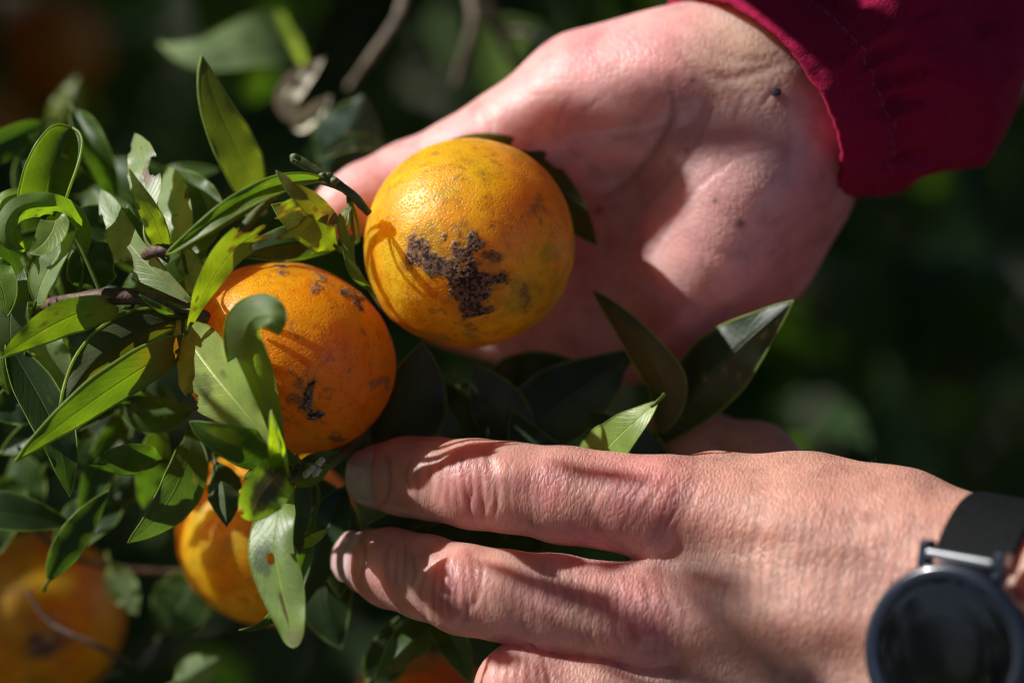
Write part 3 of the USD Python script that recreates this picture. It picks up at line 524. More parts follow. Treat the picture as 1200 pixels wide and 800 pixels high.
# ------------------------------------------------------------------ wristwatch
watch = xform('wristwatch'); tag(watch, 'black round wristwatch on the wrist at the lower right', 'wristwatch')
WC = P(1107, 764, 58); wn = unit(np.array([-0.50, 0.03, 0.86])); wu = unit(np.array([0.84, -0.13, 0.50])); wu = unit(wu - wn * (wu @ wn)); wv = np.cross(wn, wu)
FR = np.stack([wu, wv, wn], 1)
def wl(q): return WC + np.asarray(q, float) @ FR.T
def lathe(prof, n_=96):
    prof = np.array(prof) * 0.001; th = np.linspace(0, 2 * np.pi, n_, endpoint=False); m = len(prof)
    v_ = np.stack([prof[:, :1] * np.cos(th), prof[:, :1] * np.sin(th), np.repeat(prof[:, 1:], n_, 1)], -1).reshape(-1, 3)
    k = np.arange(m * n_).reshape(m, n_); kn = np.roll(k, -1, 1)
    return v_, np.vstack([np.stack([k[:-1], kn[:-1], kn[1:]], -1).reshape(-1, 3), np.stack([k[:-1], kn[1:], k[1:]], -1).reshape(-1, 3)])
def wobj(name, mesh, mat, parent=watch, smooth=40):
    return obj(name, wl(mesh[0]), mesh[1], mat, parent, smooth)
cs = wobj('case', lathe([(0.01, -9.5), (18, -9.5), (20.4, -8.5), (21.0, -6), (21.0, -2.2), (20.4, -1.2), (19.6, -1.0)]), 'watch_metal')
wobj('bezel', lathe([(20.5, -1.4), (20.6, -0.6), (20.1, 0.3), (19.2, 0.8), (17.6, 0.55), (16.9, 0.05), (16.8, -0.8)]), 'watch_metal')
wobj('screen', lathe([(16.9, -0.2), (15, 0.02), (8, 0.12), (0.01, 0.15)]), 'watch_glass', smooth=True)
def rbox(cx, cy, cz, sx, sy, sz, r=0.6):
    pts_ = np.array([[a, b, c] for a in (-1, 1) for b in (-1, 1) for c in (-1, 1)]) * (np.array([sx, sy, sz]) / 2 - r)
    m_ = mf.Manifold.batch_hull([mf.Manifold.sphere(r, 16).translate(tuple(x)) for x in pts_]).to_mesh()
    return (np.array(m_.vert_properties[:, :3], float) + [cx, cy, cz]) * 0.001, np.array(m_.tri_verts)
for sgn in (1, -1):
    wobj('lug', cat_mesh([rbox(-9.6, sgn * 21.6, -4.2, 2.6, 6.5, 5.0), rbox(9.6, sgn * 21.6, -4.2, 2.6, 6.5, 5.0)]), 'watch_metal')
    wobj('spring_bar', rbox(0, sgn * 22.0, -1.9, 17.4, 2.4, 2.4, 1.0), 'watch_bar')
wobj('crown', rbox(21.6, 5, -4, 3.0, 4.5, 4.5, 1.0), 'watch_metal')
# strap: a band round the wrist section
ec = np.array([0, 0, -29.5]); th = np.linspace(math.radians(54), math.radians(-234), 90); ex, ez = 35.0, 25.5
sec = [(-9.6, -0.9), (-9.9, 0), (-9.6, 0.9), (-8.6, 1.2), (8.6, 1.2), (9.6, 0.9), (9.9, 0), (9.6, -0.9), (8.6, -1.2), (-8.6, -1.2)]
g = []
for k, t1 in enumerate(th):
    c = ec + np.array([0, ex * math.cos(t1), ez * math.sin(t1)]); nn = unit(np.array([0, math.cos(t1) / ex, math.sin(t1) / ez]))
    g.append([c + np.array([a, 0, 0]) + nn * b for a, b in sec])
g = np.array(g) * 0.001; k = np.arange(g.shape[0] * len(sec)).reshape(g.shape[0], len(sec)); kn = np.roll(k, -1, 1)
wobj('strap', (g.reshape(-1, 3), np.vstack([np.stack([k[:-1], kn[:-1], kn[1:]], -1).reshape(-1, 3), np.stack([k[:-1], kn[1:], k[1:]], -1).reshape(-1, 3)])), 'strap_rubber')
# ------------------------------------------------------------------ the citrus tree
tree = xform('citrus_tree')
tag(tree, 'citrus tree full of lance shaped green leaves, bearing the mandarins', 'tree', 'citrus trees of the orchard')
MATURE, DARK, PALE, YOUNG, YEL, BROWNISH, REDDISH = (0.045, 0.095, 0.018), (0.022, 0.048, 0.014), (0.19, 0.27, 0.125), (0.12, 0.20, 0.022), (0.16, 0.215, 0.016), (0.085, 0.060, 0.012), (0.050, 0.034, 0.016)
BROWN = np.array([0.075, 0.035, 0.018])
def leaf_mesh(mid, wl_, wr_, roll=0.0, rollr=None, curl=0.0, curlr=None, tint=MATURE, nu=30, nv=8, bites=(), holes=(), blots=(), base_tint=None, wav=1.0, seed=0, flip=False, rim=0.00016):
    """mid: points of the midrib from stalk to tip; wl_, wr_: half widths in metres along it, left and right of the way to the tip;
    roll: degrees each half is turned towards the viewer; curl: further degrees gained out to the edge."""
    r = np.random.default_rng(seed); p = resample(mid, nu + 1); T = unit(np.gradient(p, axis=0)); s = np.linspace(0, 1, nu + 1)
    z = np.array([0, 0, 1.0]); B = np.cross(z, T); bad = np.linalg.norm(B, axis=1) < 0.15
    if bad.any() and not bad.all(): B[bad] = B[~bad][0]
    B = unit(B - T * np.sum(B * T, 1)[:, None])
    for i in range(1, len(B)):
        if B[i] @ B[i - 1] < 0: B[i] = -B[i]
    N = np.cross(T, B)
    prof = lambda w: np.maximum(PchipInterpolator(np.linspace(0, 1, len(w)), w)(s), 0.0002)
    ang = lambda a: np.radians(np.interp(s, np.linspace(0, 1, len(np.atleast_1d(a))), np.atleast_1d(a)))
    out = []; tipr = np.sqrt(np.clip(1 - (np.clip(s - 0.93, 0, 1) / 0.0705) ** 2, 0.0004, 1)); prof0 = prof; prof = lambda w: prof0(w) * tipr
    ph = r.uniform(0, 6, 4)
    for sgn, w, ro, cu in ((1, prof(wl_), ang(roll), ang(curl)), (-1, prof(wr_), ang(roll if rollr is None else rollr), ang(curl if curlr is None else curlr))):
        q = p.copy(); side = []
        for j in range(1, nv + 1):
            v_ = (j - 0.5) / nv; a = ro + cu * v_
            q = q + (w / nv)[:, None] * (sgn * np.cos(a)[:, None] * B + np.sin(a)[:, None] * N)
            q2 = q + N * (wav * 0.0006 * (j / nv) * np.sin(s * 17 + ph[0] + sgn * 2 + 2 * np.sin(s * 7 + ph[1])) * (j / nv))[:, None] * np.minimum(1, w / 0.004)[:, None]
            side.append((q2, sgn * j / nv))
        out.append(side)
    cols = [x for x in out[1][::-1]] + [(p + N * 0.00025 * 0, 0.0)] + out[0]
    V = np.stack([c[0] for c in cols], 1); VV = np.array([c[1] for c in cols]); m = len(cols)
    uvs = np.stack([np.repeat(s[:, None], m, 1), np.repeat(VV[None], nu + 1, 0), np.full((nu + 1, m), r.random())], -1)
    v = V.reshape(-1, 3); uv = uvs.reshape(-1, 3)
    t = np.tile(np.array(tint, float), (len(v), 1)) * (0.9 + 0.25 * meshkit.fbm(v * 120 + seed, 3, seed))[:, None]
    if base_tint is not None:
        a = smooth01((0.42 - uv[:, 0]) / 0.35); t = t + (np.array(base_tint) - t) * a[:, None]
    k = np.arange((nu + 1) * m).reshape(nu + 1, m)
    f = np.vstack([np.stack([k[:-1, :-1], k[1:, :-1], k[1:, 1:]], -1).reshape(-1, 3), np.stack([k[:-1, :-1], k[1:, 1:], k[:-1, 1:]], -1).reshape(-1, 3)])
    keep = np.ones(len(v), bool); wob = 0.8 * (meshkit.fbm(np.c_[uv[:, :2] * [9, 3], 0 * uv[:, 0]] * 2 + seed, 3, seed) - 0.5)
    for (bs, bv_, rs, rv) in bites:
        d = np.hypot((uv[:, 0] - bs) / rs, (uv[:, 1] - bv_) / rv) + wob
        keep &= d > 1; a = smooth01((1.55 - d) / 0.5); t = t + (BROWN - t) * a[:, None]
    for (bs, bv_, rs, rv, col, amt) in blots:
        d = np.hypot((uv[:, 0] - bs) / rs, (uv[:, 1] - bv_) / rv) + wob
        a = amt * smooth01((1.2 - d) / 0.5); t = t + (np.array(col) - t) * a[:, None]
    if len(bites): f = f[keep[f].all(1)]
    if rim:                                # the thicker pale margin
        edge = np.abs(uv[:, 1]) > 0.9; t[edge] = t[edge] * 0.5 + np.array([0.15, 0.21, 0.06]) * 0.5
        parts = [(v, f if not flip else f[:, ::-1])]; tt = [t]; uu = [uv]
        for col in (0, m - 1):
            if all(keep[k[:, col]]):
                tv, tf = tube(V[:, col], rim, 4, nu + 1); parts.append((tv, tf)); tt.append(np.tile([0.19, 0.25, 0.07], (len(tv), 1))); uu.append(np.tile([0.5, 0.5, 0.5], (len(tv), 1)))
        v, f = cat_mesh(parts); t = np.vstack(tt); uv = np.vstack(uu)
    elif flip: f = f[:, ::-1]
    ok_ = np.unique(f); re_ = np.full(len(v), -1); re_[ok_] = np.arange(len(ok_))
    return v[ok_], re_[f], np.clip(t[ok_], 0.002, 0.6), uv[ok_]
def lance(w, n=7, p=0.85): return [w * 0.06] + [w * math.sin(math.pi * (i / (n - 1)) ** p) ** 0.85 for i in range(1, n - 1)] + [0.0001]
def leaf(mid, w, label=None, wr=None, **kw):
    z0 = np.mean([q[2] for q in mid]) * 0.001; k = S * (D - z0) / D
    wl_ = [x * k for x in (w if np.ndim(w) else lance(w))]; wr_ = [x * k for x in (wr if np.ndim(wr) else lance(wr if wr is not None else w))] if (wr is not None or not np.ndim(w)) else wl_
    kw.setdefault('seed', len(HERO) * 7 + 1); rl = np.random.default_rng(len(HERO) + 400)
    for _ in range(rl.integers(1, 6)):     # specks, scars and nibbled edges of an old leaf
        kw['blots'] = list(kw.get('blots', ())) + [(rl.uniform(0.1, 0.95), rl.uniform(-0.9, 0.9), rl.uniform(0.008, 0.03), rl.uniform(0.05, 0.14), [BROWN, (0.20, 0.17, 0.09), (0.09, 0.08, 0.02)][rl.integers(3)], rl.uniform(0.4, 0.9))]
    if rl.random() < 0.4: kw['bites'] = list(kw.get('bites', ())) + [(rl.uniform(0.3, 0.9), rl.choice([-1.02, 1.02]), rl.uniform(0.02, 0.05), rl.uniform(0.12, 0.3))]; kw['nu'] = max(40, kw.get('nu', 30)); kw['nv'] = max(10, kw.get('nv', 8))
    v, f, t, uv = leaf_mesh(pt(*mid), wl_, wr_, **kw)
    m0, m1 = P(*mid[0]), P(*mid[1]); dr = unit(m0 - m1); dd = [np.linalg.norm(h_ - m0) for h_ in HUBS]; j_ = int(np.argmin(dd))
    end = HUBS[j_] if dd[j_] < 0.024 else m0 + dr * 0.003 + np.array([0, 0, -0.004])
    sv_, sf_ = tube([m0 - dr * 0.0015, m0 + dr * min(0.003, 0.4 * np.linalg.norm(end - m0) + 1e-4), end], [0.00050, 0.00048, 0.00060], 6, 8)
    v, f, t, uv = np.vstack([v, sv_]), np.vstack([f, sf_ + len(v)]), np.vstack([t, np.tile([0.10, 0.13, 0.03], (len(sv_), 1))]), np.vstack([uv, np.tile([0.5, 0.5, 0.5], (len(sv_), 1))])
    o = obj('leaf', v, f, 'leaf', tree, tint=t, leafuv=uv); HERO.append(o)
    if label: tag(o, label)
    return o
HERO = []; HUBS = [P(*q_) for q_ in ((215, 362, -3), (235, 370, -4), (190, 352, 0), (155, 350, 0), (120, 348, 0), (90, 352, -10), (60, 358, -18), (40, 360, -25), (10, 352, -35), (345, 553, 4), (352, 552, 4), (338, 562, 6), (204, 292, 9), (182, 294, 8), (300, 250, -20), (235, 330, -20), (385, 208, -3), (408, 225, -4), (420, 520, -30), (470, 470, -45))]
# --- the leaves round the two near fruits (midrib from stalk to tip, photograph pixels and millimetres)
leaf([(318, 520, 17), (285, 480, 15), (245, 430, 8), (207, 376, -5)], [4, 22, 40, 52, 52, 36, 4], 'broad pale leaf lying over the lower left of the mandarin', wr=[4, 18, 34, 42, 40, 26, 4], roll=-25, rollr=30, curl=-10, curlr=10, tint=(0.23, 0.33, 0.085), wav=1.6, blots=[(0.55, 0.5, 0.10, 0.3, DARK, 0.6)], nv=10, nu=40)
leaf([(330, 528, 8), (312, 480, 10), (294, 430, 15), (287, 395, 22), (300, 371, 29), (322, 374, 33), (326, 392, 32)], [4, 18, 26, 30, 30, 26, 6], 'leaf with its tip curled over in front of the mandarin', wr=[4, 18, 26, 30, 30, 26, 6], roll=-25, rollr=-10, curl=-10, curlr=70, tint=(0.085, 0.15, 0.045), nu=46, nv=10, flip=True)
leaf([(352, 548, 6), (320, 535, 12), (270, 518, 17), (222, 494, 17)], [3, 14, 24, 26, 22, 16, 2], 'dark green leaf pointing left below the mandarin', wr=[3, 14, 20, 24, 20, 12, 2], roll=-25, rollr=10, tint=MATURE, blots=[(0.72, -0.3, 0.15, 0.5, YEL, 0.8)], nu=36)
leaf([(338, 558, 14), (330, 522, 18), (318, 480, 21)], [3, 20, 30, 32, 26, 14, 4], 'small bright green leaf rolled into a tube', wr=[3, 20, 30, 32, 26, 14, 4], roll=35, rollr=55, curl=50, curlr=70, tint=(0.22, 0.31, 0.02), nu=24, nv=14)
leaf([(338, 550, 10), (322, 560, 22), (303, 585, 25), (293, 610, 22)], [3, 17, 25, 28, 28, 22, 6], 'small round leaf with grey black mould', wr=[3, 15, 22, 26, 27, 20, 6], roll=-12, rollr=18, curl=14, tint=(0.16, 0.25, 0.03), blots=[(0.58, 0.05, 0.36, 0.62, (0.055, 0.045, 0.045), 0.98)], nu=30, nv=10)
leaf([(335, 555, 2), (362, 556, 6), (388, 545, 6)], 15, roll=-20, tint=YOUNG)
leaf([(330, 560, 0), (300, 553, 8), (285, 562, 10)], 12, tint=YEL, roll=-30)
leaf([(342, 560, 2), (330, 590, 11), (322, 640, 17), (330, 690, 20), (346, 758, 24)], [2, 12, 22, 24, 30, 24, 10], 'hanging pale leaf with a small hole and a brown crack', wr=[2, 18, 32, 36, 30, 20, 10], roll=34, rollr=-34, curl=-20, curlr=15, tint=(0.15, 0.24, 0.055), wav=1.2, bites=[(0.53, -0.20, 0.022, 0.13)], blots=[(0.80, -0.12, 0.10, 0.14, BROWN, 0.95), (0.52, -0.5, 0.08, 0.4, DARK, 0.7), (0.97, 0, 0.07, 0.9, (0.16, 0.15, 0.09), 0.7)], nu=70, nv=14)
leaf([(352, 555, -26), (388, 620, -24), (398, 700, -30)], 34, tint=DARK, roll=-10)
leaf([(405, 570, -24), (375, 640, -22), (356, 710, -26)], 28, tint=DARK, roll=10)
leaf([(345, 560, 0), (372, 540, 3), (395, 530, 2)], 12, tint=MATURE, roll=20)
leaf([(360, 560, -5), (348, 610, -4), (352, 650, -6)], 18, tint=DARK, roll=-30)
leaf([(252, 540, -20), (262, 575, -12), (266, 617, -10)], 26, tint=DARK, roll=-35, flip=True)
leaf([(370, 600, -12), (355, 660, -15), (300, 735, -12), (280, 738, -12)], 12, tint=MATURE, roll=30)
leaf([(350, 640, -8), (372, 628, -4), (386, 618, -4)], 6, tint=YOUNG)
# left of the fruits
leaf([(222, 398, -4), (150, 442, 10), (85, 487, 14), (18, 540, 12)], [6, 22, 24, 22, 18, 10, 1], 'long straight leaf, brown at its stalk end, pointing down left', wr=[5, 20, 26, 26, 20, 12, 1], roll=-38, rollr=30, tint=(0.085, 0.150, 0.012), base_tint=(0.16, 0.075, 0.012), nu=50, flip=True, wav=0.6, rim=0.0003)
leaf([(150, 360, 2), (110, 362, 8), (60, 382, 12), (0, 420, 10)], [10, 22, 26, 22, 18, 10, 1], 'leaf with a torn brown stalk end, its tip at the left edge', wr=[6, 14, 20, 24, 20, 12, 1], roll=-38, rollr=28, tint=(0.095, 0.150, 0.012), bites=[(0.05, -0.9, 0.12, 0.6), (0.0, 0.1, 0.06, 0.5)], base_tint=(0.14, 0.14, 0.02), blots=[(0.62, -0.3, 0.035, 0.12, BROWN, 0.9), (0.3, 0.3, 0.03, 0.1, BROWN, 0.8)], nu=50, nv=10, flip=True, rim=0.0003)
leaf([(225, 372, -8), (160, 390, -2), (105, 430, 4), (70, 478, 6)], 28, 'dark brown green leaf behind the long straight leaf', roll=-55, rollr=-10, tint=(0.040, 0.045, 0.012), flip=True, rim=0.0004)
leaf([(8, 400, -6), (40, 455, -2), (70, 520, 2), (82, 582, 0)], 27, 'dark hanging leaf with a lit tip below the crossing leaves', roll=-20, rollr=35, tint=DARK, nu=36)
leaf([(222, 505, -25), (218, 540, -12), (195, 590, -6), (150, 636, -8)], [3, 22, 34, 38, 34, 22, 2], 'pale edged leaf hanging left of the half hidden mandarin', wr=[3, 8, 16, 20, 18, 10, 2], roll=-40, rollr=30, tint=(0.055, 0.10, 0.04))
leaf([(190, 540, -14), (150, 540, -8), (105, 545, -8)], 22, roll=-40, rollr=20, tint=MATURE)
leaf([(305, 232, -38), (285, 190, -24), (255, 125, -18), (236, 66, -18)], [4, 20, 28, 28, 24, 16, 1], 'tall dark leaf standing upright with a lit lower half', wr=[4, 18, 26, 26, 20, 12, 1], roll=25, rollr=-35, curl=10, tint=(0.050, 0.072, 0.010), nu=44, flip=True, rim=0.0003)
leaf([(222, 382, 6), (245, 335, 14), (285, 285, 18), (330, 262, 16), (372, 240, 10)], [3, 12, 20, 24, 26, 26, 6], 'ragged chewed yellow green leaf over the top of the mandarin', wr=[3, 8, 14, 16, 18, 22, 6], roll=38, rollr=-30, tint=YEL, bites=[(0.78, -0.1, 0.12, 0.42), (0.68, 0.85, 0.10, 0.5), (0.66, -0.95, 0.07, 0.5), (0.93, 0.95, 0.06, 0.6)], blots=[(0.5, 0.2, 0.02, 0.15, BROWN, 0.9), (0.56, 0.5, 0.02, 0.15, BROWN, 0.9), (0.12, 0.3, 0.02, 0.3, BROWN, 0.7)], nu=70, nv=14, flip=True)
leaf([(378, 210, 0), (330, 216, 10), (275, 240, 16), (222, 278, 16), (195, 298, 12)], [2, 8, 14, 16, 15, 9, 3], 'narrow leaf folded along its midrib above the chewed leaf', wr=[2, 10, 13, 12, 10, 6, 2], roll=42, rollr=32, tint=(0.07, 0.13, 0.02), rim=0.0003)
leaf([(398, 262, 4), (370, 240, 14), (345, 220, 18), (324, 200, 18)], [3, 9, 14, 16, 13, 8, 2], 'small brown green leaf with a burnt edge crossing the twig', wr=[3, 9, 12, 13, 10, 6, 2], roll=22, rollr=-28, tint=(0.11, 0.105, 0.014), blots=[(0.15, 0, 0.2, 1.0, BROWN, 0.9), (0.45, 0.3, 0.03, 0.2, BROWN, 0.9)], flip=True)
leaf([(432, 338, 4), (416, 315, 10), (406, 280, 12), (402, 255, 12), (412, 243, 12)], [3, 8, 10, 9, 8, 7, 3], 'narrow dry edged leaf between the two near mandarins', wr=[3, 7, 8, 8, 8, 6, 3], roll=-30, rollr=50, tint=(0.07, 0.12, 0.03))
leaf([(395, 290, -12), (360, 262, -6), (318, 240, -4)], 26, roll=28, rollr=-28, tint=YEL, flip=True)
leaf([(395, 290, -20), (340, 285, -12), (280, 300, -10)], 24, tint=DARK, roll=-30)
leaf([(210, 370, 0), (185, 360, 8), (163, 345, 9)], 7, tint=MATURE, roll=-50)
leaf([(232, 372, -20), (175, 395, -14), (130, 410, -14)], 18, tint=DARK, flip=True)
# the rosettes at the far left
leaf([(222, 352, 8), (190, 325, 6), (145, 275, -3), (118, 222, -14)], [4, 14, 24, 26, 24, 16, 2], 'pale leaf with a notched edge beside the brown twig', wr=[4, 10, 14, 16, 18, 14, 2], roll=-20, rollr=25, tint=PALE, bites=[(0.45, 0.98, 0.05, 0.45)], nu=50, nv=10)
leaf([(196, 300, 6), (182, 260, 10), (165, 225, 11), (151, 198, 10)], [3, 13, 16, 15, 11, 6, 1], 'narrow bright green leaf pointing up between the pale leaves', wr=[3, 10, 12, 11, 8, 4, 1], roll=30, rollr=-30, tint=YEL, flip=True)
leaf([(170, 262, 0), (172, 225, -4), (165, 185, -12), (158, 156, -22)], 23, 'pale damaged leaf with brown marks, tip upwards', roll=-20, rollr=30, tint=PALE, bites=[(0.45, -0.7, 0.08, 0.4)], blots=[(0.4, -0.2, 0.1, 0.5, (0.16, 0.11, 0.08), 0.8)], nu=44, nv=10)
leaf([(215, 300, -8), (210, 265, -10), (202, 225, -18), (198, 195, -28)], 24, roll=-15, rollr=30, tint=PALE)
leaf([(215, 300, -18), (240, 270, -18), (238, 230, -24), (212, 198, -30)], 20, roll=20, tint=MATURE)
leaf([(222, 350, -12), (228, 320, -8), (214, 285, -8)], 12, tint=PALE)
leaf([(180, 300, -10), (150, 268, -10), (150, 240, -12)], 22, tint=MATURE, roll=-20)
leaf([(60, 240, -14), (58, 215, -4), (72, 178, -2), (84, 150, -4)], [6, 30, 40, 42, 40, 32, 10], 'dark leaf rolled inward with bright green rims', wr=[6, 30, 40, 42, 40, 32, 10], roll=5, curl=75, tint=(0.05, 0.085, 0.012), nu=36, nv=12, rim=0.0004)
leaf([(96, 300, -8), (88, 258, 0), (50, 238, 8), (12, 252, 10), (8, 280, 10), (28, 292, 8)], [6, 26, 28, 26, 22, 16, 3], 'bright leaf looped into a ring at the left edge', wr=[6, 14, 14, 14, 14, 12, 3], roll=-40, rollr=-10, curl=-20, tint=YOUNG, nu=50, nv=8, flip=True)
leaf([(30, 300, -10), (10, 270, -4), (0, 240, -4), (28, 228, -6), (48, 240, -6)], 14, tint=YOUNG, roll=-40, nu=36)
leaf([(64, 250, 4), (62, 268, 10), (48, 288, 12), (34, 296, 10)], 18, tint=(0.16, 0.22, 0.06), roll=10)
leaf([(42, 356, 0), (52, 325, 8), (70, 295, 10), (90, 268, 8)], 24, 'glossy pale leaf with an upturned tip beside the dark gap', roll=-25, rollr=50, tint=PALE)
leaf([(20, 430, -8), (12, 395, -4), (16, 350, -2), (28, 315, -6)], 24, 'grey green leaf standing upright near the left edge', roll=-15, rollr=20, tint=(0.08, 0.12, 0.05))
leaf([(40, 380, -14), (60, 420, -12), (78, 462, -12)], 22, roll=-10, rollr=30, tint=PALE)
leaf([(-10, 380, -10), (2, 420, -6), (10, 462, -8)], 18, tint=YOUNG, roll=-20)
leaf([(110, 340, -14), (110, 310, -10), (130, 285, -10)], 30, tint=DARK, roll=10)
leaf([(-20, 300, -2), (0, 330, 0), (8, 372, 0)], 20, tint=YOUNG)
leaf([(150, 440, -24), (165, 480, -20), (230, 480, -20)], 28, tint=MATURE, roll=-30)
rf = np.random.default_rng(5)
for k_ in range(34):
    x, y, z = rf.uniform(-10, 225), rf.uniform(150, 640), rf.uniform(-62, -18); a = rf.uniform(0, 6.28); ln = rf.uniform(50, 85)
    if y < 260 and x > 90: z -= 15
    leaf([(x - ln * math.cos(a), y - ln * math.sin(a), z), (x, y - 6, z + rf.uniform(0, 8)), (x + ln * math.cos(a), y + ln * math.sin(a), z + rf.uniform(-10, 6))], rf.uniform(18, 34), roll=rf.uniform(-40, 30), rollr=rf.uniform(-30, 40), curl=rf.uniform(-30, 50), curlr=rf.uniform(-30, 50), tint=(MATURE, DARK, DARK, MATURE, (0.07, 0.12, 0.04))[k_ % 5], nu=20, nv=6)
# right of the fruits, in the shade of the hand
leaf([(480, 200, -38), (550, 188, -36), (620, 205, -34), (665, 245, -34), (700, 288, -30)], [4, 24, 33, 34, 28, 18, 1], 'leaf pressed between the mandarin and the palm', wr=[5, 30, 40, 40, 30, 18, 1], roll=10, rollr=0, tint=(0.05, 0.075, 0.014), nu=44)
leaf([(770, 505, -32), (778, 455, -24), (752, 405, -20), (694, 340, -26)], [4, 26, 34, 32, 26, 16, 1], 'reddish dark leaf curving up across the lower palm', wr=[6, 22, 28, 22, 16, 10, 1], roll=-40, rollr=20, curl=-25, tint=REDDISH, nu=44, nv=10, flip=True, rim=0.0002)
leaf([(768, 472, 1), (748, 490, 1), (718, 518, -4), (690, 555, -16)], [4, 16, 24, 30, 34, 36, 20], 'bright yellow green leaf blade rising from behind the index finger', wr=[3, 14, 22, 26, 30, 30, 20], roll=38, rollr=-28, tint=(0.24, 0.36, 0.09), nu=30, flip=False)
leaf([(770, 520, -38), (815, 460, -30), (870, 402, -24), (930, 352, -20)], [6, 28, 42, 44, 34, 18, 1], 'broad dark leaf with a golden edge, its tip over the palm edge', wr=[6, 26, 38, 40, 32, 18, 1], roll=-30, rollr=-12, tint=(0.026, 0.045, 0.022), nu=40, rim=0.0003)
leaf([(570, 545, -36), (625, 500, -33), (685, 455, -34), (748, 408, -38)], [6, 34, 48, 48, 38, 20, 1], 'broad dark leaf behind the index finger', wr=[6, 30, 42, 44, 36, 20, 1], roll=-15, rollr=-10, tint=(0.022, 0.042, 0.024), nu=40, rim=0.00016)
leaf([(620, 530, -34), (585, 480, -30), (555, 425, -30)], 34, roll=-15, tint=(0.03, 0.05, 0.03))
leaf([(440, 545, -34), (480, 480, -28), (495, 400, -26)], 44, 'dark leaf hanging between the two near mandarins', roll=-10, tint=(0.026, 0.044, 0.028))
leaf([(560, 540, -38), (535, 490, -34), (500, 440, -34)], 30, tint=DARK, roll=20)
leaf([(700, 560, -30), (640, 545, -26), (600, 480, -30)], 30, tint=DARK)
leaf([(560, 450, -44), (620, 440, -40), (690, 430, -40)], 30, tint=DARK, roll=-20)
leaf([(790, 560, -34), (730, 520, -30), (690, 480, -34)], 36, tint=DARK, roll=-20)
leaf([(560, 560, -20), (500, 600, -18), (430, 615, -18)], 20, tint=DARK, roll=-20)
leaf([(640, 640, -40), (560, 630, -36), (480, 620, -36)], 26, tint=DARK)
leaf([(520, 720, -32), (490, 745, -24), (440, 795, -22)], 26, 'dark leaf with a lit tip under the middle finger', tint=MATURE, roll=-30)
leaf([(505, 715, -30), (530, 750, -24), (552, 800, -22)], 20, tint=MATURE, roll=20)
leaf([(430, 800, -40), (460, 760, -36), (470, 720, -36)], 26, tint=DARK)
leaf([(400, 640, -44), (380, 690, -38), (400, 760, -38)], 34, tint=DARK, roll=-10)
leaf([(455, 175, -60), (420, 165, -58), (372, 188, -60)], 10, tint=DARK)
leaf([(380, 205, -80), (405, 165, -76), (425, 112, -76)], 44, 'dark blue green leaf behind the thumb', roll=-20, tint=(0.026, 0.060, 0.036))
# out of focus behind
leaf([(355, 60, -165), (290, 50, -120), (225, 62, -118), (185, 50, -122)], 40, 'large blurred leaf, half lit, near the top edge', roll=20, rollr=-30, tint=PALE)
leaf([(60, 160, -130), (78, 125, -126), (92, 88, -128)], 20, 'blurred yellow green leaf above the rolled leaf', tint=(0.16, 0.2, 0.04), roll=-20)
leaf([(170, 320, -80), (200, 250, -78), (215, 200, -82)], 24, tint=DARK)
leaf([(110, 600, -90), (118, 560, -90), (125, 500, -94)], 28, 'blurred yellow green leaf beside the lit hanging tip', tint=YEL, roll=-20)
leaf([(190, 740, -80), (215, 700, -80), (230, 660, -82)], 34, tint=MATURE)
leaf([(205, 800, -60), (235, 785, -60), (258, 770, -62)], 22, tint=PALE, roll=-20)
leaf([(130, 660, -75), (145, 690, -75), (160, 720, -75)], 18, tint=PALE)
leaf([(20, 530, -60), (30, 570, -58), (20, 620, -60)], 24, tint=MATURE)
leaf([(120, 470, -60), (170, 470, -58), (215, 500, -60)], 26, tint=(0.05, 0.10, 0.05))
leaf([(905, 480, -900), (955, 470, -900), (1020, 480, -910)], 11, tint=PALE, roll=-35, rollr=35)
leaf([(900, 300, -1000), (945, 310, -1000), (990, 330, -1000)], 30, tint=MATURE, roll=-30, rollr=30)
leaf([(1108, 207, -1120), (1130, 203, -1130), (1152, 205, -1142)], 15, 'far pale leaf glinting in the dark right of the sleeve', tint=(0.40, 0.34, 0.22), roll=-35, rollr=35)
for q in ((620, 30), (680, 55), (650, 80), (600, 60), (720, 20), (590, 100)):
    leaf([(q[0] - 45, q[1] + 15, -1100), (q[0], q[1], -1100), (q[0] + 50, q[1] - 10, -1110)], 26, tint=YOUNG, roll=-35, rollr=35)

# twigs
def twig(name, pts_, radii, mat='green_twig', label=None, sides=8, lumps=0.12, seed=0):
    o = obj(name, *tube(pt(*pts_), np.array(radii) * 0.001, sides, None, lumps, seed), mat, tree)
    if label: tag(o, label)
    return o
twig('twig', [(300, 395, -14), (235, 370, -4), (190, 352, 0), (120, 348, 0), (40, 360, -25), (-80, 330, -70)], [1.4, 2.0, 2.0, 1.8, 2.4, 3.2], 'brown_twig', 'brown twig behind the near mandarin')
twig('twig', [(430, 248, -8), (408, 225, -4), (385, 208, -3), (345, 186, -2)], [1.0, 1.0, 1.1, 1.3], 'green_twig', 'thin twig with pale buds crossing the thumb')
twig('twig', [(432, 250, -6), (405, 222, -3), (370, 210, -4), (300, 250, -20), (235, 330, -20), (215, 358, -8)], [1.0, 1.3, 1.2, 1.3, 1.5, 1.7])
for a in ((345, 186, -2, 1.35), (384, 208, -2, 1.3), (378, 206, -1, 1.0), (392, 212, -1, 1.1)):
    ico = trimesh.creation.icosphere(2, a[3] * 0.001); q = np.array(ico.vertices) * (0.8 + 0.5 * meshkit.noise(np.array(ico.vertices) * 900 + a[0], 2))[:, None]
    obj('bud', P(*a[:3]) + q, ico.faces, 'green_twig', tree)
twig('twig', [(190, 296, 8), (215, 288, 12), (262, 262, 14), (330, 217, 9)], [0.7, 0.7, 0.8, 0.9], 'green_twig')
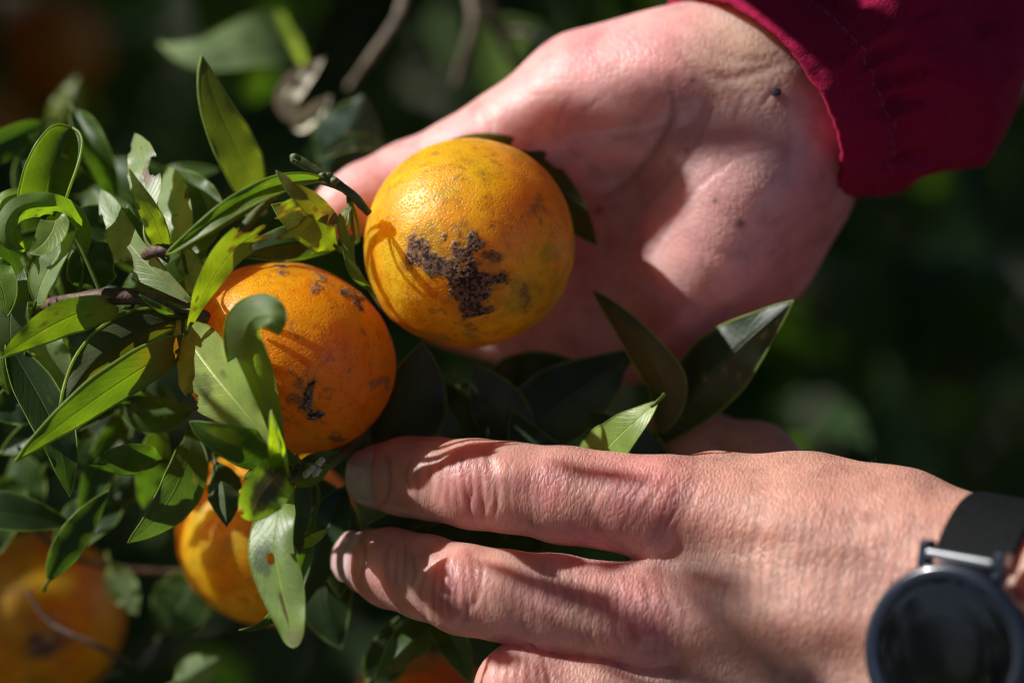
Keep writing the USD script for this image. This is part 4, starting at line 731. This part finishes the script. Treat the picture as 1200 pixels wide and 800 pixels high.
twig('twig', [(170, 300, 4), (182, 294, 8), (200, 292, 9), (212, 287, 9)], [1.2, 1.6, 1.6, 0.6], 'brown_twig')
twig('twig', [(350, 552, 4), (372, 548, 2), (390, 540, -8), (420, 520, -30), (470, 470, -45)], [1.3, 1.5, 1.4, 1.6, 2.0], 'green_twig')
twig('twig', [(338, 562, 6), (352, 552, 4), (345, 535, 6)], [1.0, 1.3, 0.8], 'green_twig')
rt = np.random.default_rng(12)
for k_ in range(0):
    x, y = rt.uniform(350, 395), rt.uniform(548, 610); a = rt.uniform(0, 6.28); ln = rt.uniform(10, 26)
    twig('dead_twig', [(x, y, rt.uniform(-14, 0)), (x + ln * 0.5 * math.cos(a) + rt.normal(0, 1.5), y + ln * 0.5 * math.sin(a) + rt.normal(0, 1.5), rt.uniform(-14, 2)), (x + ln * math.cos(a), y + ln * math.sin(a), rt.uniform(-14, 0))], [0.22, 0.32, 0.18], 'brown_twig', None, 5, 0.3, k_)
for k_, (x, y) in enumerate(((376, 540), (366, 549), (372, 552), (361, 553))):
    twig('dead_twig', [(x - 4, y + 5, 8), (x, y, 10), (x + 4, y - 3, 10)], [0.5, 0.9, 0.6], 'dry_leaf', None, 6, 0.3, k_)
twig('twig', [(408, 105, -140), (440, 60, -120), (466, 20, -120), (475, -30, -130)], [1.1, 1.3, 1.5, 2.0], 'bark')
twig('twig', [(535, 100, -170), (548, 60, -160), (556, 30, -155), (545, -30, -160)], [1.5, 1.7, 1.8, 2.2], 'bark', 'pale twig out of focus above the thumb')
twig('twig', [(600, 76, -185), (590, 45, -175), (577, 15, -165), (560, -30, -160)], [1.5, 1.7, 1.8, 2.2], 'bark')
twig('twig', [(584, 42, -175), (606, 38, -172), (624, 40, -170)], [1.4, 1.2, 0.9], 'bark')
twig('twig', [(30, 690, -70), (60, 730, -68), (105, 752, -66), (150, 776, -70)], [0.5, 0.7, 0.8, 0.6], 'brown_twig', 'dark twig in front of the blurred mandarin')
twig('twig', [(0, 560, -70), (40, 620, -70), (110, 660, -80), (260, 670, -90)], [0.8, 0.9, 1.0, 1.0], 'brown_twig')
def dry(mid, w, **kw):
    k = S * (D + 0.1) / D; v, f, t, uv = leaf_mesh(pt(*mid), [x * k for x in lance(w)], [x * k for x in lance(w)], rim=0, **kw)
    return tag(obj('dry_leaf', v, f, 'dry_leaf', tree), 'curled dry tan leaf, out of focus left of the fingers')
dry([(350, 145, -105), (335, 120, -102), (355, 90, -100), (380, 68, -100)], 16, roll=-20, curl=60)
dry([(345, 150, -105), (365, 135, -100), (388, 112, -98)], 18, roll=20, curl=50)
# trunk and limbs
base = ORIGIN @ ROT * 0
def wlocal(p): return (np.asarray(p, float) - ORIGIN) @ ROT   # world -> local
def limbw(name, pts_, radii, seed):
    return obj(name, *tube([wlocal(p) for p in pts_], radii, 14, None, 0.06, seed), 'bark', tree)
limbw('trunk', [(-0.55, 0.75, -0.02), (-0.54, 0.74, 0.4), (-0.50, 0.72, 0.8), (-0.52, 0.66, 1.2), (-0.58, 0.62, 1.9)], [0.085, 0.07, 0.062, 0.05, 0.02], 1)
limbw('limb', [(-0.50, 0.72, 0.75), (-0.40, 0.50, 1.05), (-0.30, 0.28, 1.26), (-0.20, 0.10, 1.34)], [0.04, 0.028, 0.016, 0.006], 2)
limbw('limb', [(-0.51, 0.70, 0.95), (-0.25, 0.62, 1.35), (0.02, 0.45, 1.62), (0.15, 0.30, 1.80)], [0.036, 0.026, 0.016, 0.005], 3)
limbw('limb', [(-0.50, 0.72, 0.85), (-0.75, 0.45, 1.2), (-0.9, 0.2, 1.5)], [0.034, 0.022, 0.006], 4)
limbw('limb', [(-0.50, 0.72, 0.6), (-0.1, 0.75, 0.9), (0.2, 0.7, 1.1)], [0.034, 0.022, 0.006], 5)

# --- the crown behind: lone leaves for what shows largest, the mass as one
protos = []
for k_, (w, bend, tn) in enumerate(((0.013, 0.01, MATURE), (0.016, 0.018, DARK), (0.012, 0.006, MATURE), (0.015, -0.008, DARK))):
    ln = 0.072
    protos.append(leaf_mesh([(0, 0, 0), (ln * 0.35, 0, bend * 0.6), (ln * 0.7, 0, bend * 0.6), (ln, 0, 0)], lance(w), lance(w), roll=18, curl=6, nu=8, nv=2, tint=tn, rim=0, seed=k_))
SUNNY = [P(215, 60, -160), P(250, 75, -160), P(335, 120, -101), P(375, 120, -100), P(380, 75, -100), P(570, 10, -160), P(78, 125, -127), P(118, 555, -90), P(950, 470, -900), P(945, 310, -1000), P(1135, 202, -1150), P(650, 60, -1100), P(690, 40, -1100), P(610, 70, -1100), P(355, 110, -102), P(550, 50, -160), P(440, 70, -120), P(595, 40, -175), P(240, 785, -60), P(145, 690, -75)]
def shade_free(p):                        # gaps in the crown through which the sun comes in
    ok = np.ones(len(p), bool)
    for q, rr_ in zip(SUNNY, [0.004 if q_[2] > -0.5 else 0.03 for q_ in SUNNY]):
        w = p - q; s_ = w @ SUN_L; d = np.linalg.norm(w - s_[:, None] * SUN_L, axis=1); ok &= ~((d < rr_ + 0.03) & (s_ > 0.005))
    return ok
def scatter(lo, hi, count, keep):
    p = rng.uniform(lo, hi, (count, 3)); p = p[keep(p)]
    return p[shade_free(p)]
def pose(n_):
    x = unit(rng.normal(0, 1, (n_, 3)) + ROT.T @ np.array([0, 0, -0.5])); up = unit(rng.normal(0, 1, (n_, 3)) * 0.6 + ROT.T @ np.array([0, 0, 1.0])); z = unit(up - x * np.sum(up * x, 1)[:, None]); y = np.cross(z, x)
    return np.stack([x, y, z], -1)
def crownA(p):
    lim = -0.10 - 0.10 * smooth01((p[:, 0] + 0.05) / 0.06) - 0.16 * smooth01((p[:, 0] - 0.08) / 0.1)
    view = (np.abs(p[:, 0]) < 0.16) & (np.abs(p[:, 1]) < 0.12) & (p[:, 2] > -0.21)
    return (p[:, 2] < lim) & ~view & (((p[:, 0] + 0.5) / 1.15) ** 2 + (p[:, 1] / 1.05) ** 2 + ((p[:, 2] + 0.6) / 0.62) ** 2 < 1)
A_ = scatter([-1.6, -1.0, -1.2], [0.6, 1.05, -0.09], 15000, crownA)
RA = pose(len(A_)); scl = rng.uniform(0.75, 1.25, len(A_))
uvp = PX(A_); infr = (uvp[:, 0] > -40) & (uvp[:, 0] < 1240) & (uvp[:, 1] > -40) & (uvp[:, 1] < 840)
order = np.argsort(-A_[:, 2] + 10 * ~infr); lone = order[:190]; lone = lone[infr[lone]]
for i in lone:
    v, f, t, uv = protos[i % 4]; obj('leaf', A_[i] + (v * scl[i]) @ RA[i].T, f, 'leaf', tree, tint=t, leafuv=uv)
rest = np.setdiff1d(np.arange(len(A_)), lone)
LIT = [(px, py, 0) for px in range(0, 480, 40) for py in range(130, 800, 40)] + [(px, py, -15) for px in range(440, 680, 40) for py in range(160, 420, 40)] + \
      [(x, y, -30) for x, y in ((520, 130), (560, 110), (600, 95), (650, 70), (700, 50), (760, 30), (820, 30), (850, 50), (880, 70), (905, 90), (960, 130), (980, 160), (930, 80), (890, 30), (1000, 180), (760, 240), (830, 200), (855, 200), (840, 270), (600, 120), (545, 140), (780, 260), (810, 250), (850, 230), (800, 300), (835, 320), (870, 240))] + \
      [(px, py, 8) for px in range(530, 1180, 25) for py in (530, 555, 580, 610, 640)] + [(px, 720, 5) for px in range(420, 700, 40)] + [(1100, 660, 50), (1150, 620, 45), (1100, 760, 55)]
LIT += [(900, 30, -6), (925, 60, -6), (950, 90, -6), (970, 120, -6), (985, 150, -6), (870, 10, -8)]
LIT += [(px, py, 4) for px in range(280, 460, 30) for py in range(325, 510, 30)]
LIT += [(px, py, 16) for px in range(190, 370, 30) for py in range(370, 760, 40)] + [(px, py, 5) for px in range(0, 260, 40) for py in range(150, 560, 40)]
SURF = np.vstack([pieces[0][0], pieces[1][0], sv]); SURF_T = cKDTree(PX(SURF))
def zs(px, py, z):                        # where the skin or the sleeve lies at a point of the picture
    k_ = SURF_T.query_ball_point((px, py), 5)
    return SURF[k_, 2].max() * 1000 if k_ and px > 500 else z
LITP = np.array([P(q[0], q[1], zs(*q)) for q in LIT])
SHADE = [((1010, 20, 0), (1200, 60, 0), 0.20, 46), ((1025, 60, 0), (1200, 110, 0), 0.22, 46), ((1050, 120, 0), (1220, 150, 0), 0.26, 46), ((1085, 185, 0), (1150, 215, 0), 0.27, 16), ((1010, 20, -5), (1050, 60, -5), 0.17, 18), ((1040, 100, -5), (1060, 220, -5), 0.24, 20),
         ((590, 185, -36), (745, 160, -28), 0.62, 24), ((690, 160, -30), (905, 145, -26), 0.66, 20), ((625, 205, -44), (775, 188, -40), 0.36, 24), ((850, 148, -28), (935, 160, -28), 0.60, 13), 
         ((735, 625, 12), (895, 700, 24), 1.30, 28), ((775, 690, 18), (930, 765, 28), 1.25, 26), ((690, 690, 12), (800, 750, 18), 0.80, 24),  ((780, 790, 18), (965, 800, 36), 1.1, 18), ((725, 750, 12), (820, 780, 18), 0.80, 18), ((690, 585, 8), (738, 660, 12), 0.33, 13), ((455, 640, -6), (548, 715, 8), 0.27, 13), ((555, 655, 12), (705, 692, 16), 0.33, 16), ((640, 540, 6), (760, 560, 10), 0.46, 10), ((600, 705, 8), (700, 735, 12), 0.36, 9),
         ((25, 700, -92), (150, 740, -95), 0.30, 50), ((30, 760, -92), (140, 790, -95), 0.30, 50)]
C_ = rng.uniform([-0.95, 0.10, -0.12], [0.75, 0.85, 0.62], (5200, 3))
fr_h = 0.115 * (D - C_[:, 2]) / D + 0.03
C_ = C_[(C_[:, 1] > fr_h) & ~((C_[:, 0] > 0.03) & (C_[:, 1] < 0.33)) & ~((C_[:, 0] > 0.36) & (C_[:, 1] < 0.62))]
RC = pose(len(C_)); sc_c = rng.uniform(0.8, 1.2, len(C_)); okk = np.ones(len(C_), bool)
for u_ in (0.004, 0.02, 0.036, 0.052, 0.068):
    M_ = C_ + RC[:, :, 0] * (u_ * sc_c)[:, None]
    for q in LITP:
        w = M_ - q; s_ = w @ SUN_L; okk &= ~((np.linalg.norm(w - s_[:, None] * SUN_L, axis=1) < 0.021) & (s_ > 0))
    okk &= shade_free(M_)
C_, RC, sc_c = C_[okk], RC[okk], sc_c[okk]
ex_p, ex_r, ex_s = [], [], []
for q0, q1, dist_, hw in SHADE:             # leaves of the branch above the picture, standing between the sun and the hands
    a_, b_ = P(q0[0], q0[1], zs(*q0)), P(q1[0], q1[1], zs(*q1)); x = b_ - a_; ln_ = np.linalg.norm(x); x = x / ln_; zz = unit(SUN_L - x * (SUN_L @ x) + 0.15 * unit(np.cross(x, SUN_L))); zz = unit(zz - x * (zz @ x))
    ex_p.append(a_ + SUN_L * dist_ - x * ln_ * 0.05); ex_r.append(np.stack([x, np.cross(zz, x), zz], -1)); ex_s.append((ln_ * 1.15 / 0.072, hw * S / 0.0140, 1.0))
C_ = np.vstack([C_, ex_p]); RC = np.vstack([RC, ex_r]); sc_c = np.vstack([np.repeat(sc_c[:, None], 3, 1), ex_s])
def quats(M):
    from scipy.spatial.transform import Rotation
    q = Rotation.from_matrix(np.einsum('ij,njk->nik', ROT, M)).as_quat(); return q
def instancer(name, parent, pos, M, sc_, tone=1.0):
    pi = UsdGeom.PointInstancer.Define(stage, path_for(name, parent)); pth = str(pi.GetPath())
    rel = pi.CreatePrototypesRel()
    for k_, (v, f, t, uv) in enumerate(protos):
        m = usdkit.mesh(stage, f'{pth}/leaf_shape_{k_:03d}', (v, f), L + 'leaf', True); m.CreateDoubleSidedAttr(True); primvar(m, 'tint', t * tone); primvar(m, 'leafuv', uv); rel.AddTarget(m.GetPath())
    pi.CreatePositionsAttr(Vt.Vec3fArray.FromNumpy(W(pos).astype(np.float32))); q = quats(M)
    pi.CreateOrientationsAttr(Vt.QuathArray([Gf.Quath(float(a[3]), float(a[0]), float(a[1]), float(a[2])) for a in q]))
    pi.CreateScalesAttr(Vt.Vec3fArray.FromNumpy(np.asarray(sc_, np.float32) if np.ndim(sc_) == 2 else np.repeat(np.asarray(sc_, np.float32)[:, None], 3, 1)))
    pi.CreateProtoIndicesAttr(Vt.IntArray.FromNumpy((np.arange(len(pos)) % 4).astype(np.int32)))
    return tag(pi.GetPrim(), kind='stuff')
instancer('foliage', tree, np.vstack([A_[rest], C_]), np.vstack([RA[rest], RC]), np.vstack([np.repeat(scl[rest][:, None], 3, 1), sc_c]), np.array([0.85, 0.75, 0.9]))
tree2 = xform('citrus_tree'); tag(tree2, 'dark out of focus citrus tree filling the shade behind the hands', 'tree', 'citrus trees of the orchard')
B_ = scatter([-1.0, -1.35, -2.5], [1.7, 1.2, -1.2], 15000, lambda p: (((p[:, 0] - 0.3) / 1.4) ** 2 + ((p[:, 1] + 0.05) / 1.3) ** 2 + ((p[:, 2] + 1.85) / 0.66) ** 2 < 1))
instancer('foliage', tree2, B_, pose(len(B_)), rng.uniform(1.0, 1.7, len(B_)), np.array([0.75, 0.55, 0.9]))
obj('trunk', *tube([wlocal(p) for p in [(0.35, 1.95, -0.02), (0.36, 1.94, 0.5), (0.33, 1.9, 1.2), (0.36, 1.9, 2.0)]], [0.09, 0.075, 0.05, 0.02], 12, None, 0.06, 9), 'bark', tree2)

tree3 = xform('citrus_tree'); tag(tree3, 'neighbouring citrus tree of the next row, seen only as reflection and shade', 'tree', 'citrus trees of the orchard')
def rowtree(cx, cz, n_): 
    p = rng.uniform(-1, 1, (n_, 3)); p = p[(np.linalg.norm(p, axis=1) < 1) & (np.linalg.norm(p, axis=1) > 0.55)]
    return p * [1.0, 0.85, 1.0] + [cx, -0.62, cz]
N_ = np.vstack([rowtree(-2.5, 1.0, 5000), rowtree(-2.1, 2.7, 5000), rowtree(0.1, 3.2, 5000), rowtree(2.2, 2.6, 5000)])
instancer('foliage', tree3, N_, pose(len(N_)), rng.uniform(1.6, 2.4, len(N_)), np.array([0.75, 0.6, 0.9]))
